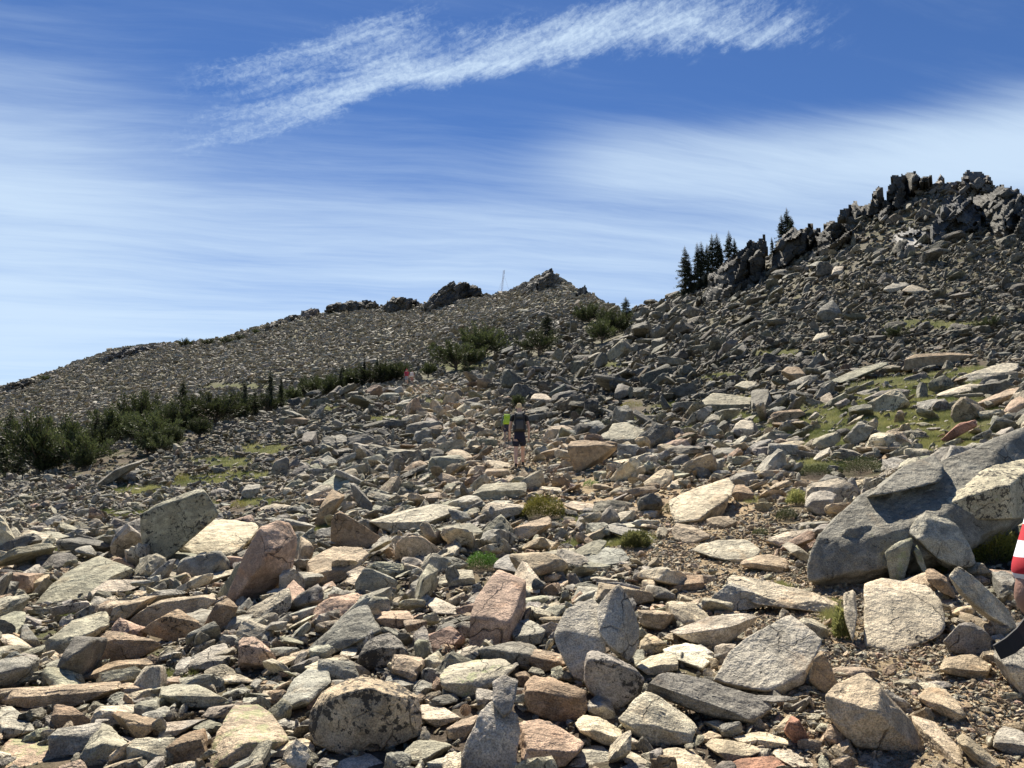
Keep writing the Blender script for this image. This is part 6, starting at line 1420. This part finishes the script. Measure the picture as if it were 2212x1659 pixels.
# nearest hiker: feet at (1122, 1012), 159/2500 px tall
X, Y, Z = stand(1122, 1010); Hk = 141 * Y / FPX
person('blond hiker seen from behind in black t-shirt, navy shorts and dark boots', (X, Y, Z - .02), .02, Hk, (.018, .018, .02), (.008, .010, .028), hair=(.85, .64, .33), arms=((-.02, 0), (.05, 0)), skin=(.62, .39, .28), elbow_bend=(.05, .12), step=.20)
backpack('black daypack with grey trim on the back of the blond hiker', (X, Y, Z - .02), .02, Hk / 1.8, (.012, .013, .015), (.045, .048, .052))
X, Y, Z = stand(1096, 958); Hk = 74 * Y / FPX
person('hiker in white cap and dark shorts, half hidden left of the blond hiker', (X - .02, Y, Z), .05, Hk, (.16, .19, .17), (.03, .03, .06), hat=(.62, .62, .60), step=.2, skin=(.36, .24, .18), long_sleeve=True, shoe=(.1, .08, .07))
backpack('bright lime-green backpack on the hiker left of the blond hiker', (X - .02, Y, Z), .05, Hk / 1.8, (.42, .62, .03), (.40, .60, .05), wd=.34, hh=.52)
X, Y, Z = stand(878, 832); Hk = 36 * Y / FPX
person('distant hiker in red top and red cap by the end of the treeline', (X, Y, Z), .1, Hk, (.50, .05, .09), (.32, .33, .40), hat=(.50, .03, .04), step=.15)
backpack('red backpack on the distant left hiker', (X, Y, Z), .1, Hk / 1.8, (.48, .04, .08), (.35, .03, .06))
X, Y, Z = stand(889, 832); Hk = 34 * Y / FPX
person('distant hiker with a pale covered pack next to the one in red', (X, Y + .3, Z), -.1, Hk, (.42, .16, .13), (.45, .22, .18), hair=(.05, .035, .03), step=.15)
backpack('pale cream-pink backpack on the distant right hiker', (X, Y + .3, Z), -.1, Hk / 1.8, (.75, .66, .60), (.70, .58, .52), wd=.44, hh=.56)
# person walking past at the right edge: only the bent elbow in a red and white striped sleeve is in the picture
def stripes():
    m, t, b = new_mat('striped_cloth'); z_ = t.node('ShaderNodeSeparateXYZ', {0: t.node('ShaderNodeTexCoord').outputs['Object']}).outputs[2]
    w_ = t.math('FRACT', t.math('MULTIPLY_ADD', z_, 1 / .080, .60)); f_ = t.ramp(w_, .49, .51); t.set(b.inputs['Base Color'], t.mix(f_, (.75, .76, .80, 1), (.48, .012, .025, 1))); b.inputs['Roughness'].default_value = .8; return m
def edge_person():
    Yp = 1.95; el = np.array(at(2205, 1312, Yp)); e_ = empty('person', (el[0] + .40, Yp + .02, 0.0)); tag(e_, 'person in red and white striped short-sleeved shirt passing at the right edge', 'person')
    g = float(H(el[0] + .40, Yp + .02)); o0 = np.array(e_.location); E = el - o0; ms = flat_mat('skin', (.30, .17, .125), .5, .12, 30, .2)
    zt = E[2]                                             # elbow height
    hip = .88; sh = np.array([-.235, .01, zt + .30]); nbz = zt + .36; wr = E + np.array([.16, .17, -.03]); E_ = E + np.array([.035, 0, .02])
    pel = (0, 0, hip, (.15, .12)); ch = [[pel, (0, 0, hip + .16, (.14, .11)), (0, 0, nbz - .12, (.17, .12)), (0, 0, nbz, (.09, .075)), (0, .01, nbz + .06, .058), (0, .03, nbz + .12, (.072, .08)), (0, .035, nbz + .20, (.078, .095)), (0, .03, nbz + .27, (.06, .07))]]
    ch.append([(0, 0, nbz, (.09, .075)), (*sh, .062), (*(.5 * (sh + E_)), .056), (*E_, .050), (*(.5 * (E_ + wr)), .043), (*wr, .029)]); ch += hand_chains(wr, wr - E_, -1, 1.2)
    R0 = np.array([.235, .01, zt + .30]); RE = R0 + np.array([.06, -.02, -.30]); RW = RE + np.array([-.03, .12, -.22]); ch.append([(0, 0, nbz, (.09, .075)), (*R0, .062), (*(.5 * (R0 + RE)), .052), (*RE, .043), (*RW, .028)]); ch += hand_chains(RW, RW - RE, 1)
    shorts = [[(0, 0, hip + .08, (.16, .13)), (0, 0, hip - .02, (.17, .14))]]; shoes = []
    for sx, fy in ((1, .2), (-1, -.12)):
        ft = g + .09; kn = (sx * .10, fy * .5 + .03, (hip + ft) / 2 - .02); an = (sx * .10, fy, ft); ch.append([pel, (sx * .09, 0, hip - .06, .095), (sx * .095, fy * .25, (hip + kn[2]) / 2, .08), (*kn, .058), (sx * .10, fy * .8, .4 * an[2] + .6 * kn[2] - .03, .055), (*an, .038), (sx * .11, fy + .15, ft - .05, (.035, .025))])
        shorts.append([(0, 0, hip - .02, (.17, .14)), (sx * .09, 0, hip - .1, .11), (kn[0], kn[1], kn[2] + .08, .09)]); shoes.append([(an[0], an[1] - .05, ft - .04, (.042, .036)), (an[0], an[1] + .03, ft - .03, (.046, .042)), (an[0], an[1] + .18, ft - .055, (.036, .026))])
    skin_mesh('body', ch, ms, e_); ml = stripes()
    hemp = .06 * sh + .94 * E_ + np.array([0, 0, 0])
    skin_mesh('shirt', [[(0, 0, hip + .0, (.17, .14)), (0, 0, hip + .2, (.16, .13)), (0, 0, nbz - .12, (.185, .135)), (0, 0, nbz - .01, (.11, .09)), (0, 0, nbz + .04, .065)], [(0, 0, nbz - .01, (.11, .09)), (*sh, .078), (*(.5 * sh + .5 * hemp), .072), (*hemp, .070)], [(0, 0, nbz - .01, (.11, .09)), (*R0, .078), (*(.4 * R0 + .6 * RE), .072)]], ml, e_)
    skin_mesh('shorts', shorts, flat_mat('shorts_cloth', (.05, .05, .06), .8), e_, root=1)
    for c in shoes: skin_mesh('shoe', [c], flat_mat('shoe', (.08, .07, .06), .7), e_)
    hc = (0, .03, nbz + .27); mh = flat_mat('hair', (.05, .035, .025), .7, .3, 50)
    skin_mesh('hair', [[(0, -.04, nbz + .13, (.06, .03)), (0, -.01, nbz + .20, (.085, .07)), (0, .02, nbz + .27, (.082, .088)), (0, .03, nbz + .315, (.045, .05))]], mh, e_)
    skin_mesh('face_features', [[(0, .12, nbz + .19, .010), (0, .147, nbz + .17, .014), (0, .12, nbz + .15, .012)]], ms, e_, 1)
    for sx in (1, -1): skin_mesh('ear', [[(sx * .080, .02, nbz + .14, (.008, .014)), (sx * .088, .015, nbz + .17, (.010, .018)), (sx * .082, .02, nbz + .20, (.007, .012))]], ms, e_, 1)
    # black wide strap hanging from the hand
    mk = flat_mat('black_webbing', (.010, .010, .011), .7, .2, 60, .2); W0 = np.array(at(2270, 1270, Yp + .10)); pts = [np.array(at(u, v, Yp + dy)) for u, v, dy in ((2262, 1290, .10), (2246, 1318, .06), (2226, 1348, .02), (2206, 1374, -.01), (2182, 1394, -.02), (2154, 1409, -.02))]
    V, F = [], []
    for i, p_ in enumerate(pts):
        tg = unit(pts[min(i + 1, 5)] - pts[max(i - 1, 0)]); n_ = unit(np.cross(tg, np.array([0, 1, 0.0]))); hw = (.019, .020, .021, .021, .020, .018)[i]
        for s1, s2 in ((1, 1), (1, -1), (-1, -1), (-1, 1)): V.append(p_ + n_ * hw * s1 + np.array([0, .0025 * s2, 0]))
    for i in range(5):
        for j in range(4): F.append((i * 4 + j, i * 4 + (j + 1) % 4, i * 4 + 4 + (j + 1) % 4, i * 4 + 4 + j))
    F += [(0, 3, 2, 1), (20, 21, 22, 23)]
    o = mesh_obj('strap', V, F, mk, smooth=False); tag(o, 'wide black strap hanging below the striped sleeve at the right edge', 'strap')
edge_person()
